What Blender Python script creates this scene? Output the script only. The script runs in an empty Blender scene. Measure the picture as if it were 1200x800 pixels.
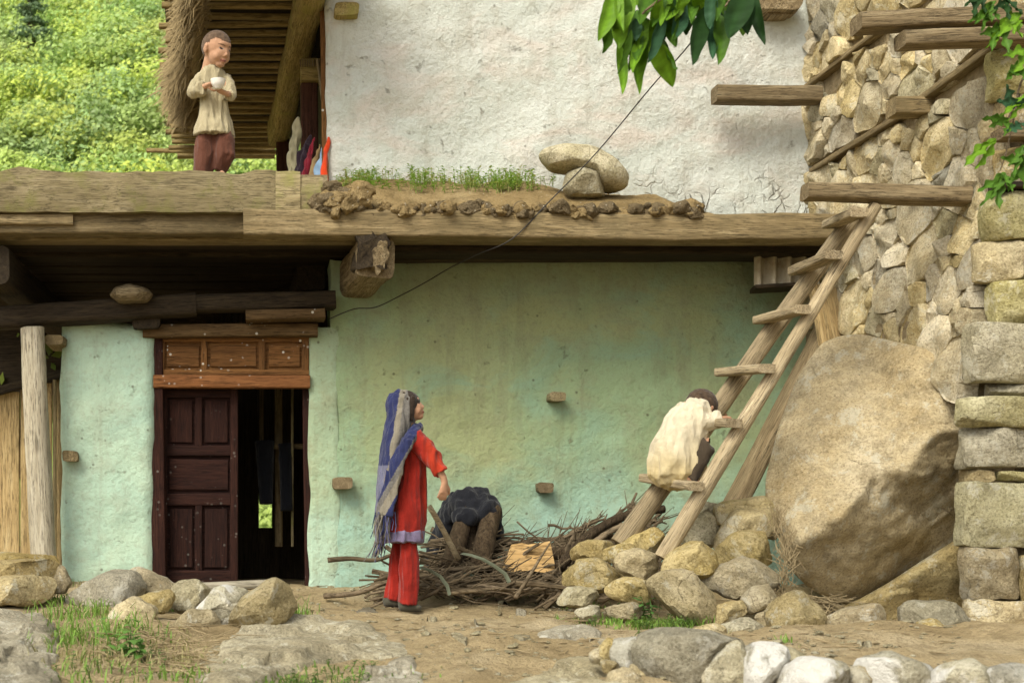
import bpy, bmesh, math, random
import numpy as np
from mathutils import Vector, Matrix, noise as mnoise

# ------------------------------------------------------------------ camera, world, sun, exposure
SC = bpy.context.scene
COL = SC.collection
F, VX, VY, CZ = 1600.0, 300.0, 610.0, 0.5          # focal length in photo pixels, vanishing point, eye height
cam_d = bpy.data.cameras.new('camera'); cam = bpy.data.objects.new('camera', cam_d); COL.objects.link(cam)
cam.location = (0, 0, CZ); cam.rotation_euler = (math.radians(90), 0, 0)
cam_d.sensor_width = 36; cam_d.lens = F / 1200 * 36
cam_d.shift_x = (600 - VX) / 1200; cam_d.shift_y = (VY - 400) / 1200
cam_d.clip_start = 0.1; cam_d.clip_end = 2000
cam_d.dof.use_dof = True; cam_d.dof.focus_distance = 8.2; cam_d.dof.aperture_fstop = 4.0
SC.camera = cam

SUN_EL, SUN_AZ = math.radians(45), math.radians(-143)   # azimuth measured from +Y towards +X
world = bpy.data.worlds.new('World'); SC.world = world; world.use_nodes = True
wn = world.node_tree.nodes; wl = world.node_tree.links
bgn = wn['Background']
sky = wn.new('ShaderNodeTexSky'); sky.sky_type = 'NISHITA'; sky.sun_disc = False
sky.sun_elevation = SUN_EL; sky.sun_rotation = SUN_AZ; sky.air_density = 1.2; sky.dust_density = 4.0; sky.ozone_density = 0.8
hs = wn.new('ShaderNodeHueSaturation'); hs.inputs['Saturation'].default_value = 0.12
wl.new(sky.outputs[0], hs.inputs['Color']); wl.new(hs.outputs[0], bgn.inputs[0]); bgn.inputs[1].default_value = 0.12
sd = bpy.data.lights.new('sun', 'SUN'); sd.energy = 1.5; sd.angle = math.radians(26); sd.color = (1.0, 0.92, 0.74)
sun = bpy.data.objects.new('sun', sd); COL.objects.link(sun)
sdir = Vector((math.sin(SUN_AZ) * math.cos(SUN_EL), math.cos(SUN_AZ) * math.cos(SUN_EL), math.sin(SUN_EL)))
sun.rotation_euler = sdir.to_track_quat('Z', 'Y').to_euler(); sun.location = (0, 0, 20)
SC.view_settings.view_transform = 'Standard'; SC.view_settings.look = 'None'
SC.view_settings.gamma = 1; SC.view_settings.exposure = 0.8; SC.view_settings.use_curve_mapping = False
SC.cycles.max_bounces = 5; SC.cycles.diffuse_bounces = 3; SC.cycles.glossy_bounces = 2; SC.cycles.transmission_bounces = 3; SC.cycles.caustics_reflective = False; SC.cycles.caustics_refractive = False

# ------------------------------------------------------------------ helpers
rng = random.Random(7)
def P(x, y, Y): return Vector(((x - VX) * Y / F, Y, CZ - (y - VY) * Y / F))
def nz(v, s=1.0, o=0.0): return mnoise.noise(Vector((v[0] * s + o, v[1] * s + o * 1.7, v[2] * s - o * .6)))
def fbm(v, s=1.0, o=0.0, n=3):
    a = 0; k = 1
    for i in range(n): a += nz(v, s * 2 ** i, o + i * 13.7) * k; k *= .5
    return a
def ss(a, b, x):
    t = min(1, max(0, (x - a) / (b - a))); return t * t * (3 - 2 * t)
WM = {}
def link(o, M, parent=None, label=None, cat=None, group=None, kind=None):
    COL.objects.link(o); WM[o] = M
    if parent is not None:
        o.parent = parent; o.matrix_parent_inverse = WM[parent].inverted()
    o.matrix_basis = M
    if label: o['label'] = label
    if cat: o['category'] = cat
    if group: o['group'] = group
    if kind: o['kind'] = kind
    return o
def thing(name, loc, label, cat, group=None):
    return link(bpy.data.objects.new(name, None), Matrix.Translation(Vector(loc)), None, label, cat, group)
def mk(name, V, Fc, m, parent=None, M=None, smooth=True, sharp=40, cols=None, label=None, cat=None, group=None, kind=None):
    """mesh object; V in world space unless M is given (then V is local)"""
    if M is None:
        n = len(V); c = Vector((sum(v[0] for v in V) / n, sum(v[1] for v in V) / n, sum(v[2] for v in V) / n))
        M = Matrix.Translation(c); V = [(v[0] - c.x, v[1] - c.y, v[2] - c.z) for v in V]
    me = bpy.data.meshes.new(name); me.from_pydata([tuple(v) for v in V], [], Fc); me.update()
    if smooth:
        me.polygons.foreach_set('use_smooth', [True] * len(me.polygons))
        if sharp: me.set_sharp_from_angle(angle=math.radians(sharp))
    if cols is not None:
        at = me.color_attributes.new('Col', 'FLOAT_COLOR', 'POINT')
        at.data.foreach_set('color', np.array([(c[0], c[1], c[2], 1) for c in cols], dtype=np.float32).ravel())
    me.materials.append(m)
    return link(bpy.data.objects.new(name, me), M, parent, label, cat, group, kind)

# ---- materials
class NT:
    def __init__(s, name):
        s.m = bpy.data.materials.new(name); s.m.use_nodes = True; s.t = s.m.node_tree
        s.b = s.t.nodes['Principled BSDF']; s.co = s.n('ShaderNodeTexCoord').outputs['Object']
    def n(s, k, **kw):
        x = s.t.nodes.new(k)
        for a, b in kw.items(): setattr(x, a, b)
        return x
    def L(s, a, b):
        if hasattr(a, 'is_output'): s.t.links.new(a, b)
        else: b.default_value = a
    def mapv(s, sc=(1, 1, 1), rnd=True, vec=None):
        mp = s.n('ShaderNodeMapping'); s.L(vec or s.co, mp.inputs[0]); mp.inputs['Scale'].default_value = sc
        if rnd:
            oi = s.n('ShaderNodeObjectInfo'); mu = s.n('ShaderNodeMath', operation='MULTIPLY'); s.L(oi.outputs['Random'], mu.inputs[0]); mu.inputs[1].default_value = 37
            s.L(mu.outputs[0], mp.inputs['Location'])
        return mp.outputs[0]
    def rand(s): return s.n('ShaderNodeObjectInfo').outputs['Random']
    def noise(s, sc, det=6, ro=.6, vec=None, dist=0):
        x = s.n('ShaderNodeTexNoise'); s.L(vec or s.co, x.inputs['Vector']); x.inputs['Scale'].default_value = sc
        x.inputs['Detail'].default_value = det; x.inputs['Roughness'].default_value = ro; x.inputs['Distortion'].default_value = dist
        return x.outputs[0]
    def vor(s, sc, feat='F1', vec=None, rand=1):
        x = s.n('ShaderNodeTexVoronoi', feature=feat); s.L(vec or s.co, x.inputs['Vector']); x.inputs['Scale'].default_value = sc
        x.inputs['Randomness'].default_value = rand
        return x.outputs[0]
    def ramp(s, f, stops, mode='LINEAR'):
        x = s.n('ShaderNodeValToRGB'); x.color_ramp.interpolation = mode; s.L(f, x.inputs[0])
        while len(x.color_ramp.elements) < len(stops): x.color_ramp.elements.new(.5)
        for e, (p, c) in zip(x.color_ramp.elements, stops):
            e.position = p; e.color = (c, c, c, 1) if isinstance(c, (int, float)) else (*c, 1)
        return x.outputs[0]
    def mix(s, f, a, b, bl='MIX'):
        x = s.n('ShaderNodeMix', data_type='RGBA', blend_type=bl); s.L(f, x.inputs[0])
        for v, i in ((a, 6), (b, 7)):
            if isinstance(v, tuple): v = (*v[:3], 1)
            s.L(v, x.inputs[i])
        return x.outputs[2]
    def math(s, op, a, b=0.0):
        x = s.n('ShaderNodeMath', operation=op); s.L(a, x.inputs[0]); s.L(b, x.inputs[1]); return x.outputs[0]
    def sep(s, vec=None):
        x = s.n('ShaderNodeSeparateXYZ'); s.L(vec or s.co, x.inputs[0]); return x.outputs
    def bump(s, h, st=.5, d=.01, nm=None):
        x = s.n('ShaderNodeBump'); s.L(h, x.inputs['Height']); x.inputs['Strength'].default_value = st; x.inputs['Distance'].default_value = d
        if nm: s.L(nm, x.inputs['Normal'])
        return x.outputs[0]
    def out(s, col, ro=.9, nm=None, spec=.25, trans=0):
        if isinstance(col, tuple): col = (*col[:3], 1)
        s.L(col, s.b.inputs['Base Color']); s.L(ro, s.b.inputs['Roughness']); s.b.inputs['Specular IOR Level'].default_value = spec
        if nm: s.L(nm, s.b.inputs['Normal'])
        if trans:
            tr = s.n('ShaderNodeBsdfTranslucent'); s.L(col, tr.inputs[0]); mx = s.n('ShaderNodeMixShader'); mx.inputs[0].default_value = trans
            s.L(s.b.outputs[0], mx.inputs[1]); s.L(tr.outputs[0], mx.inputs[2]); s.L(mx.outputs[0], s.t.nodes['Material Output'].inputs[0])
        return s.m

def rock_mat(name, a, b, c, white=0.0):
    t = NT(name); v = t.mapv()
    n1 = t.noise(3.2, 6, .62, v); n2 = t.noise(11, 6, .68, v); n3 = t.noise(75, 4, .75, v)
    col = t.ramp(n1, [(.32, a), (.5, b), (.66, c)])
    col = t.mix(t.ramp(n2, [(.47, 0), (.6, .65)]), col, tuple(x * .58 for x in b))
    col = t.mix(t.ramp(n3, [(.36, .7), (.48, 0)]), col, tuple(x * .45 for x in a))
    col = t.mix(t.ramp(n3, [(.55, 0), (.64, .4)]), col, tuple(min(.72, x * 1.3) for x in c))
    lich = t.noise(6, 6, .8, t.mapv((1.2, 1, 1)), .3)
    col = t.mix(t.ramp(lich, [(.55, 0), (.6, .55)]), col, (.55, .525, .42))
    pit = t.ramp(t.vor(38, vec=v), [(.1, 1), (.2, 0)])
    col = t.mix(t.math('MULTIPLY', pit, t.ramp(n2, [(.45, .6), (.55, 0)])), col, tuple(x * .4 for x in a))
    ln = t.noise(1.3, 3, .5, t.mapv((1.1, 1, 1.5)), .8)
    fis = t.math('MULTIPLY', t.ramp(ln, [(.495, 0), (.5, .6), (.505, 0)]), t.ramp(n1, [(.5, 0), (.6, .8)]))
    col = t.mix(fis, col, tuple(x * .35 for x in a))
    hsn = t.n('ShaderNodeHueSaturation'); t.L(col, hsn.inputs['Color'])
    t.L(t.math('MULTIPLY_ADD', t.rand(), .5), hsn.inputs['Value']); hsn.inputs['Value'].links[0].from_node.inputs[2].default_value = .72
    t.L(t.math('MULTIPLY_ADD', t.math('FRACT', t.math('MULTIPLY', t.rand(), 17.3)), .45), hsn.inputs['Saturation']); hsn.inputs['Saturation'].links[0].from_node.inputs[2].default_value = .85
    col = hsn.outputs[0]
    if white:
        wmask = t.ramp(t.noise(4.2, 6, .62, v, .5), [(.5 - white * .1, 0), (.56 - white * .1, 1)])
        col = t.mix(wmask, col, t.mix(n3, (.50, .48, .42), (.68, .665, .61)))
    crack = t.math('SUBTRACT', 1.0, fis)
    h = t.math('ADD', t.math('MULTIPLY', n2, .8), t.math('MULTIPLY', n3, .35))
    h = t.math('ADD', h, t.math('MULTIPLY', crack, .3))
    nm = t.bump(h, 1.0, .03)
    return t.out(col, .93, nm, .15)
def wood_mat(name, a, b, c, grain=14, moss=None, spots=0, rough=.85, bumpd=.006, vert=False):
    t = NT(name); v = t.mapv((grain, grain, 1.1) if vert else (1.1, grain, grain)); v2 = t.mapv((1, 1, 1))
    g = t.noise(2.2, 7, .65, v, .6); g2 = t.noise(9, 4, .7, v, .2); w = t.noise(2.5, 4, .6, v2)
    col = t.ramp(g, [(.25, a), (.5, b), (.75, c)])
    col = t.mix(t.ramp(g2, [(.36, .85), (.5, 0)]), col, tuple(x * .35 for x in a))
    ck = t.noise(1.6, 5, .6, t.mapv((grain * 1.6, grain * 1.6, .55) if vert else (.55, grain * 1.6, grain * 1.6)), .3)
    col = t.mix(t.ramp(ck, [(.485, 0), (.498, .8), (.502, .8), (.515, 0)]), col, tuple(x * .22 for x in a))
    col = t.mix(t.ramp(w, [(.35, .5), (.6, 0)]), col, tuple(x * .65 for x in b))
    knot = t.ramp(t.vor(2.3, vec=t.mapv((1, 3.2, 3.2))), [(.05, .7), (.16, 0)])
    col = t.mix(knot, col, tuple(x * .35 for x in a))
    if moss: col = t.mix(t.ramp(t.noise(6, 5, .7, v2), [(.5, 0), (.66, .8)]), col, moss)
    if spots:
        sp = t.ramp(t.vor(22, vec=t.mapv((1, 1, 1))), [(.16, 1), (.22, 0)]); dn = t.ramp(t.noise(5, 2, .5, v2), [(.52, 0), (.6, spots)])
        col = t.mix(t.math('MULTIPLY', sp, dn), col, (.62, .6, .52))
    hsn = t.n('ShaderNodeHueSaturation'); t.L(col, hsn.inputs['Color'])
    t.L(t.math('MULTIPLY_ADD', t.rand(), .45), hsn.inputs['Value']); hsn.inputs['Value'].links[0].from_node.inputs[2].default_value = .78
    h = t.math('ADD', t.math('MULTIPLY', g2, .7), g)
    return t.out(hsn.outputs[0], rough, t.bump(h, .9, bumpd), .2)
def plaster_mat(name, base, var1, var2, dirt, low=None, lowz=(0, 1), crackz=None, hiz=None, hi=None, bd=.024):
    t = NT(name); s = t.sep()
    n1 = t.noise(.9, 6, .6, dist=.8); n2 = t.noise(5, 8, .65); n3 = t.noise(28, 6, .7); n4 = t.noise(1.6, 5, .6, t.mapv((1, 1, 1.6), False), 1)
    col = t.mix(t.ramp(n1, [(.4, 0), (.62, 1)]), base, var1)
    col = t.mix(t.ramp(n4, [(.5, 0), (.68, .85)]), col, var2)
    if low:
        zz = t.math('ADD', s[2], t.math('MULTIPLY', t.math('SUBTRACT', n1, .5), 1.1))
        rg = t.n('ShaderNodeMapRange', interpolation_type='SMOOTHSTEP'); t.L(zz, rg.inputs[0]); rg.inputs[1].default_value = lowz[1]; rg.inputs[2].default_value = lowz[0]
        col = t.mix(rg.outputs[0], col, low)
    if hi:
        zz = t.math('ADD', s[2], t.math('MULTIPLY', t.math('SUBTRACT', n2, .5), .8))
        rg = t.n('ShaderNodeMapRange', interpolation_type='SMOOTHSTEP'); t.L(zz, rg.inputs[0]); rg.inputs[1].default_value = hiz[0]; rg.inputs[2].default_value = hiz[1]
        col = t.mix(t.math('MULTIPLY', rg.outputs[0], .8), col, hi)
    col = t.mix(t.ramp(n2, [(.5, 0), (.74, .55)]), col, dirt)
    drip = t.ramp(t.noise(2.0, 5, .6, t.mapv((5, 5, .45), False), .3), [(.54, 0), (.7, .4)])
    col = t.mix(drip, col, tuple(x * .8 for x in dirt))
    spk = t.math('MULTIPLY', t.ramp(t.vor(9, vec=t.mapv((1, 1, 1), False)), [(.05, 1), (.11, 0)]), t.ramp(t.noise(3, 3), [(.5, 0), (.56, 1)]))
    col = t.mix(t.math('MULTIPLY', spk, .75), col, tuple(x * .35 for x in dirt))
    flake = t.ramp(t.noise(13, 7, .75, dist=.2), [(.62, 0), (.68, .6)])
    col = t.mix(t.ramp(n3, [(.36, .3), (.48, 0)]), col, tuple(x * .75 for x in dirt))
    col = t.mix(flake, col, tuple(x * .6 for x in dirt))
    h = t.math('ADD', t.math('MULTIPLY', n2, 1.0), t.math('MULTIPLY', n3, .45))
    h = t.math('ADD', h, t.math('MULTIPLY', flake, -.2))
    if crackz:
        vv = t.n('ShaderNodeVectorMath', operation='ADD'); nzv = t.n('ShaderNodeTexNoise'); nzv.inputs['Scale'].default_value = 6; t.L(t.co, nzv.inputs['Vector'])
        sc = t.n('ShaderNodeVectorMath', operation='SCALE'); t.L(nzv.outputs['Color'], sc.inputs[0]); sc.inputs['Scale'].default_value = .3
        t.L(t.co, vv.inputs[0]); t.L(sc.outputs[0], vv.inputs[1])
        ed = t.ramp(t.vor(10, 'DISTANCE_TO_EDGE', vv.outputs[0]), [(.0, 1), (.05, .6), (.09, 0)]); ed = t.math('MULTIPLY', ed, t.ramp(t.noise(7, 3), [(.42, 0), (.55, 1)]))
        zz = t.math('ADD', s[2], t.math('MULTIPLY', t.math('SUBTRACT', t.noise(2.2, 3), .5), .5))
        rg = t.n('ShaderNodeMapRange'); t.L(zz, rg.inputs[0]); rg.inputs[1].default_value = crackz[1]; rg.inputs[2].default_value = crackz[0]
        rx = t.n('ShaderNodeMapRange'); t.L(s[0], rx.inputs[0]); rx.inputs[1].default_value = crackz[2]; rx.inputs[2].default_value = crackz[2] + .25
        ed = t.math('MULTIPLY', t.math('MULTIPLY', ed, rg.outputs[0]), rx.outputs[0])
        col = t.mix(t.math('MULTIPLY', ed, .6), col, (.22, .19, .14)); h = t.math('SUBTRACT', h, t.math('MULTIPLY', ed, .7))
    return t.out(col, .95, t.bump(h, 1.0, bd), .1)
def cloth_mat(name, col, ro=.95, weave=260, attr=False, var=.25):
    t = NT(name)
    if attr:
        a = t.n('ShaderNodeAttribute'); a.attribute_name = 'Col'; c = a.outputs['Color']
    else: c = t.mix(0.0, col, col)
    n = t.noise(9, 6, .65); c = t.mix(t.ramp(n, [(.35, var), (.7, 0)]), c, (.02, .015, .01), 'MIX') if var else c
    w = t.noise(weave, 2, .5); f = t.noise(22, 5, .6)
    h = t.math('ADD', t.math('MULTIPLY', w, .15), t.math('ADD', f, t.noise(9, 4, .6, t.mapv((3.5, 3.5, .8), False), .8)))
    m = t.out(c, ro, t.bump(h, .8, .012 if ro > .8 else .003), .1)
    t.b.inputs['Sheen Weight'].default_value = .15
    return m
def leaf_mat(name, attr=True, col=(.1, .2, .03), trans=.35, ro=.45, spec=.35):
    t = NT(name)
    if attr:
        a = t.n('ShaderNodeAttribute'); a.attribute_name = 'Col'; c = a.outputs['Color']
    else:
        n = t.noise(20, 4); c = t.mix(n, tuple(x * .7 for x in col), tuple(x * 1.3 for x in col))
        hsn = t.n('ShaderNodeHueSaturation'); t.L(c, hsn.inputs['Color']); t.L(t.math('MULTIPLY_ADD', t.rand(), .7), hsn.inputs['Value']); hsn.inputs['Value'].links[0].from_node.inputs[2].default_value = .65
        c = hsn.outputs[0]
    return t.out(c, ro, None, spec, trans)

M_TAN = rock_mat('rock_tan', (.32, .25, .125), (.43, .355, .2), (.52, .445, .285))
M_GREY = rock_mat('rock_grey', (.29, .255, .165), (.40, .36, .245), (.51, .465, .345))
M_WHITE = rock_mat('rock_whitish', (.30, .275, .195), (.40, .37, .275), (.50, .465, .37), white=.15)
M_BROWN = rock_mat('rock_brown', (.29, .22, .11), (.42, .335, .18), (.50, .425, .25))
M_WALLST = rock_mat('rubble_stone', (.44, .355, .205), (.56, .475, .31), (.63, .56, .41))
M_MOSSY = rock_mat('quoin_stone', (.30, .265, .13), (.43, .39, .22), (.53, .49, .32))
M_BEAM = wood_mat('weathered_beam_wood', (.10, .075, .036), (.215, .16, .08), (.36, .285, .16), moss=(.13, .10, .05))
M_BOARD = wood_mat('grey_board_wood', (.18, .14, .07), (.29, .235, .125), (.40, .335, .2), moss=(.20, .19, .06))
M_LADDER = wood_mat('ladder_wood', (.20, .15, .085), (.36, .285, .17), (.54, .455, .31))
M_PROJ = wood_mat('projecting_beam_wood', (.09, .062, .03), (.22, .165, .09), (.39, .315, .19))
M_DARKW = wood_mat('dark_shaded_wood', (.018, .013, .008), (.045, .032, .018), (.08, .058, .03))  # dark tone also holds painted shade indoors, under the terrace and roof
M_SLAT = wood_mat('roof_slat_wood', (.16, .11, .04), (.30, .22, .09), (.44, .35, .17))
M_LOG = wood_mat('roof_log_wood', (.17, .12, .04), (.33, .25, .09), (.5, .41, .19), moss=(.3, .27, .07))
M_POSTRED = wood_mat('red_brown_post', (.05, .018, .01), (.10, .04, .022), (.15, .065, .035))
M_POSTPALE = wood_mat('pale_post_wood', (.30, .25, .17), (.45, .40, .29), (.58, .53, .42))
M_DOOR = wood_mat('dark_red_door_paint', (.014, .0045, .003), (.03, .01, .006), (.055, .021, .013), spots=.12)
M_TRANSOM = wood_mat('brown_transom_wood', (.10, .045, .014), (.19, .088, .028), (.25, .125, .045), spots=.9)
M_LINTEL = wood_mat('lintel_wood', (.07, .04, .015), (.14, .085, .035), (.2, .13, .06), spots=1.0)
M_RAIL = wood_mat('orange_rail_wood', (.15, .06, .02), (.24, .10, .035), (.30, .135, .05), spots=.35)
M_FENCE = wood_mat('fence_plank_wood', (.25, .17, .07), (.42, .30, .14), (.52, .41, .22))
M_BARK = wood_mat('stick_bark', (.09, .065, .035), (.18, .135, .08), (.30, .23, .15), grain=5)
M_LOGB = wood_mat('stump_bark', (.04, .027, .014), (.085, .058, .032), (.15, .11, .065), grain=9, bumpd=.03, vert=True)
M_PLY = wood_mat('orange_chipboard', (.42, .25, .09), (.58, .37, .15), (.66, .47, .23), grain=6)
M_PLASTER_W = plaster_mat('whitewashed_mud', (.60, .615, .56), (.54, .57, .505), (.60, .535, .465), (.46, .435, .345), crackz=(2.5, 2.92, 2.2), bd=.036)
M_PLASTER_G = plaster_mat('green_limewash', (.29, .385, .215), (.345, .385, .195), (.27, .40, .26), (.28, .285, .165), low=(.33, .50, .41), lowz=(.1, 1.1), hi=(.30, .35, .23), hiz=(1.75, 2.4))  # hi tone paints the overhang's shade along the wall top
M_PLASTER_T = plaster_mat('teal_limewash', (.40, .565, .445), (.46, .59, .44), (.37, .525, .42), (.38, .39, .28))
M_MUD = NT('mud_mortar'); M_MUD = M_MUD.out(M_MUD.ramp(M_MUD.noise(12, 6), [(.3, (.17, .13, .07)), (.7, (.33, .26, .15))]), .95, M_MUD.bump(M_MUD.noise(30, 6), .9, .03))
def soil_mat(name, a, b, c):
    t = NT(name); n1 = t.noise(1.3, 7, .6); n2 = t.noise(9, 7, .65); n3 = t.noise(70, 4, .75); peb = t.vor(55); pe2 = t.vor(24)
    col = t.ramp(n1, [(.3, a), (.5, b), (.7, c)])
    col = t.mix(t.ramp(n2, [(.46, 0), (.68, .6)]), col, tuple(x * .5 for x in a))
    col = t.mix(t.math('MULTIPLY', t.ramp(peb, [(.12, 1), (.2, 0)]), t.ramp(n2, [(.42, .75), (.55, 0)])), col, (.55, .48, .34))
    col = t.mix(t.ramp(n3, [(.36, .55), (.48, 0)]), col, tuple(x * .5 for x in a))
    col = t.mix(t.math('MULTIPLY', t.ramp(pe2, [(.1, 1), (.16, 0)]), t.ramp(t.noise(3, 4), [(.5, 0), (.6, .8)])), col, (.58, .52, .40))
    h = t.math('ADD', t.math('MULTIPLY', n3, .4), n2); h = t.math('SUBTRACT', h, t.math('MULTIPLY', t.ramp(peb, [(0, 1), (.25, 0)]), -.3))
    return t.out(col, .96, t.bump(h, 1.0, .06), .08)
M_DIRT = soil_mat('trodden_earth', (.40, .30, .155), (.50, .39, .22), (.58, .48, .31))
M_SOIL = soil_mat('terrace_soil', (.27, .19, .08), (.39, .28, .13), (.47, .36, .19))
M_CLOD = soil_mat('dry_clod', (.13, .10, .055), (.22, .165, .09), (.33, .26, .16))
M_SKIN = cloth_mat('skin', None, .55, 500, True, 0)
M_CLOTH = cloth_mat('dyed_cloth', None, .95, 260, True, .1)
M_BLACKCLOTH = cloth_mat('black_cloth', (.012, .013, .017), .95, 220, False, 0)
M_LEAF = leaf_mat('foliage', True, trans=.4, ro=.5)
M_GRASSM = leaf_mat('grass_blades', True, trans=.3, ro=.6)
M_BIGLEAF = leaf_mat('broad_leaf', True, trans=.4, ro=.5, spec=.22)
M_STRAW = NT('dry_straw'); M_STRAW = M_STRAW.out(M_STRAW.ramp(M_STRAW.noise(4, 5), [(.3, (.16, .12, .06)), (.7, (.38, .30, .17))]), .95)
M_WIRE = NT('black_wire'); M_WIRE = M_WIRE.out((.035, .032, .028), .6)
M_STRIP = NT('pale_green_plastic'); M_STRIP = M_STRIP.out(M_STRIP.mix(M_STRIP.noise(20, 4), (.16, .19, .13), (.24, .27, .2)), .55)
M_CERAMIC = NT('white_ceramic'); M_CERAMIC = M_CERAMIC.out(M_CERAMIC.mix(M_CERAMIC.noise(25, 3), (.78, .75, .68), (.85, .83, .78)), .3, None, .5)
M_SHEET = NT('corrugated_iron'); M_SHEET = M_SHEET.out(M_SHEET.ramp(M_SHEET.noise(6, 7, .7), [(.3, (.22, .17, .1)), (.55, (.42, .37, .27)), (.75, (.52, .48, .38))]), .7)

# ---- shape builders
def frame(d, up=Vector((0, 0, 1))):
    x = d.normalized(); y = up.cross(x)
    if y.length < 1e-4: y = Vector((0, 1, 0)).cross(x)
    y.normalize(); return x, y, x.cross(y)
def section(w, h, e, n=20):
    r = []
    for i in range(n):
        a = 2 * math.pi * (i + .5) / n; c, s = math.cos(a), math.sin(a)
        r.append((w / 2 * math.copysign(abs(c) ** (2 / e), c), h / 2 * math.copysign(abs(s) ** (2 / e), s)))
    return r
def beam(name, p0, p1, w, h, m, parent=None, seed=0, rough=.05, seg=14, e=7, sag=0, taper=1, n=20, twist=0, **kw):
    """hewn timber or log from p0 to p1; w across (horizontal), h along the up side"""
    p0 = Vector(p0); p1 = Vector(p1); d = p1 - p0; L = d.length; x, y, z = frame(d)
    M = Matrix((x, y, z)).transposed().to_4x4(); M.translation = (p0 + p1) / 2
    V = []; Fc = []; sec = section(w, h, e, n); s0 = min(w, h)
    for i in range(seg + 1):
        t = i / seg; k = 1 + (taper - 1) * t; xx = (t - .5) * L
        wy = nz((xx * .9, 0, 0), 1, seed * 3.1) * rough * s0 * .9; wz = nz((xx * .9, 5, 0), 1, seed * 2.3) * rough * s0 * .9 - sag * 4 * t * (1 - t)
        ca, sa = math.cos(twist * t), math.sin(twist * t)
        for (a, b) in sec:
            a, b = a * ca - b * sa, a * sa + b * ca
            f = 1 + rough * (1.3 * nz((xx * 2.2, a * 9, b * 9), 1, seed + 4.2) + .8 * nz((xx * 7, a * 25, b * 25), 1, seed + 9.7))
            ex = rough * s0 * .8 * nz((a * 14, b * 14, 0), 1, seed + t * 50) if i in (0, seg) else 0
            V.append((xx + ex, a * k * f + wy, b * k * f + wz))
    for i in range(seg):
        for j in range(n):
            a = i * n + j; b = i * n + (j + 1) % n; Fc.append((a, b, b + n, a + n))
    Fc.append(tuple(range(n))[::-1]); Fc.append(tuple(seg * n + j for j in range(n)))
    return mk(name, V, Fc, m, parent, M, True, 45, **kw)
def tubeV(pts, rad, n=8, closed=True):
    V = []; Fc = []; prev = None
    for i, p in enumerate(pts):
        d = Vector(pts[min(i + 1, len(pts) - 1)]) - Vector(pts[max(i - 1, 0)])
        if prev is None: x, y, z = frame(d, Vector((0, .31, .95)))
        else:
            x = d.normalized(); y = (prev - x * prev.dot(x)).normalized(); z = x.cross(y)
        prev = y; r = rad[i] if hasattr(rad, '__len__') else rad
        ry, rz = r if hasattr(r, '__len__') else (r, r)
        for j in range(n):
            a = 2 * math.pi * j / n; V.append(tuple(Vector(p) + y * math.cos(a) * ry + z * math.sin(a) * rz))
    for i in range(len(pts) - 1):
        for j in range(n):
            a = i * n + j; b = i * n + (j + 1) % n; Fc.append((a, b, b + n, a + n))
    if closed: Fc.append(tuple(range(n))[::-1]); Fc.append(tuple((len(pts) - 1) * n + j for j in range(n)))
    return V, Fc
class Acc:
    def __init__(s): s.V = []; s.F = []; s.C = []
    def add(s, V, Fc, col=None):
        o = len(s.V); s.V += [tuple(v) for v in V]; s.F += [tuple(i + o for i in f) for f in Fc]
        if col is not None: s.C += [col] * len(V)
    def mk(s, name, m, parent=None, **kw): return mk(name, s.V, s.F, m, parent, cols=s.C if s.C else None, **kw)
def boxV(c, s):
    x, y, z = c; a, b, d = s[0] / 2, s[1] / 2, s[2] / 2
    V = [(x + i * a, y + j * b, z + k * d) for i in (-1, 1) for j in (-1, 1) for k in (-1, 1)]
    return V, [(0, 1, 3, 2), (4, 6, 7, 5), (0, 4, 5, 1), (2, 3, 7, 6), (0, 2, 6, 4), (1, 5, 7, 3)]
def slab(name, x0, x1, z0, z1, Y, th, m, parent, seed=0, amp=.012, step=.035, edge=.02, xf=None, top=None, xr=None, **kw):
    """plastered wall: front face subdivided and uneven, edges rounded, solid behind"""
    nx = max(3, int((x1 - x0) / step)); nzz = max(3, int((z1 - z0) / step)); V = []; Fc = []
    for k in range(nzz + 1):
        for i in range(nx + 1):
            tx, tz = i / nx, k / nzz
            zt = z1 + (top(x0 + (x1 - x0) * tx) if top else 0)
            x = x0 + (x1 - x0) * tx; z = z0 + (zt - z0) * tz
            ed = min(tx * (x1 - x0), (1 - tx) * (x1 - x0), (1 - tz) * (z1 - z0)); ro = max(0, edge - ed)
            y = Y + amp * (fbm((x, 0, z), 1.3, seed, 4) * 1.6 + .35 * nz((x, 0, z), 9, seed)) + ro * ro / edge * .8
            if i in (0, nx): x += .018 * fbm((0, 0, z), 3, seed + i, 3)
            if k == nzz: z += .014 * fbm((x, 0, 0), 5, seed, 3)
            if xf: x += xf(z) * (1 - tx)
            if xr: x += xr(z) * tx
            V.append((x, y, z))
    w = nx + 1
    for k in range(nzz):
        for i in range(nx): a = k * w + i; Fc.append((a, a + 1, a + w + 1, a + w))
    per = list(range(w)) + [k * w + nx for k in range(1, nzz + 1)] + [nzz * w + i for i in range(nx - 1, -1, -1)] + [k * w for k in range(nzz - 1, 0, -1)]
    o = len(V); V += [(V[p][0], Y + th, V[p][2]) for p in per]; n = len(per)
    for j in range(n): Fc.append((per[(j + 1) % n], per[j], o + j, o + (j + 1) % n))
    Fc.append(tuple(o + j for j in range(n - 1, -1, -1)))
    return mk(name, V, Fc, m, parent, Matrix.Identity(4), True, 50, **kw)
def chaikin(p, k=1):
    for _ in range(k):
        q = []
        for i in range(len(p)):
            a, b = Vector(p[i]), Vector(p[(i + 1) % len(p)]); q += [a * .86 + b * .14, a * .14 + b * .86]
        p = q
    return p
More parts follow.
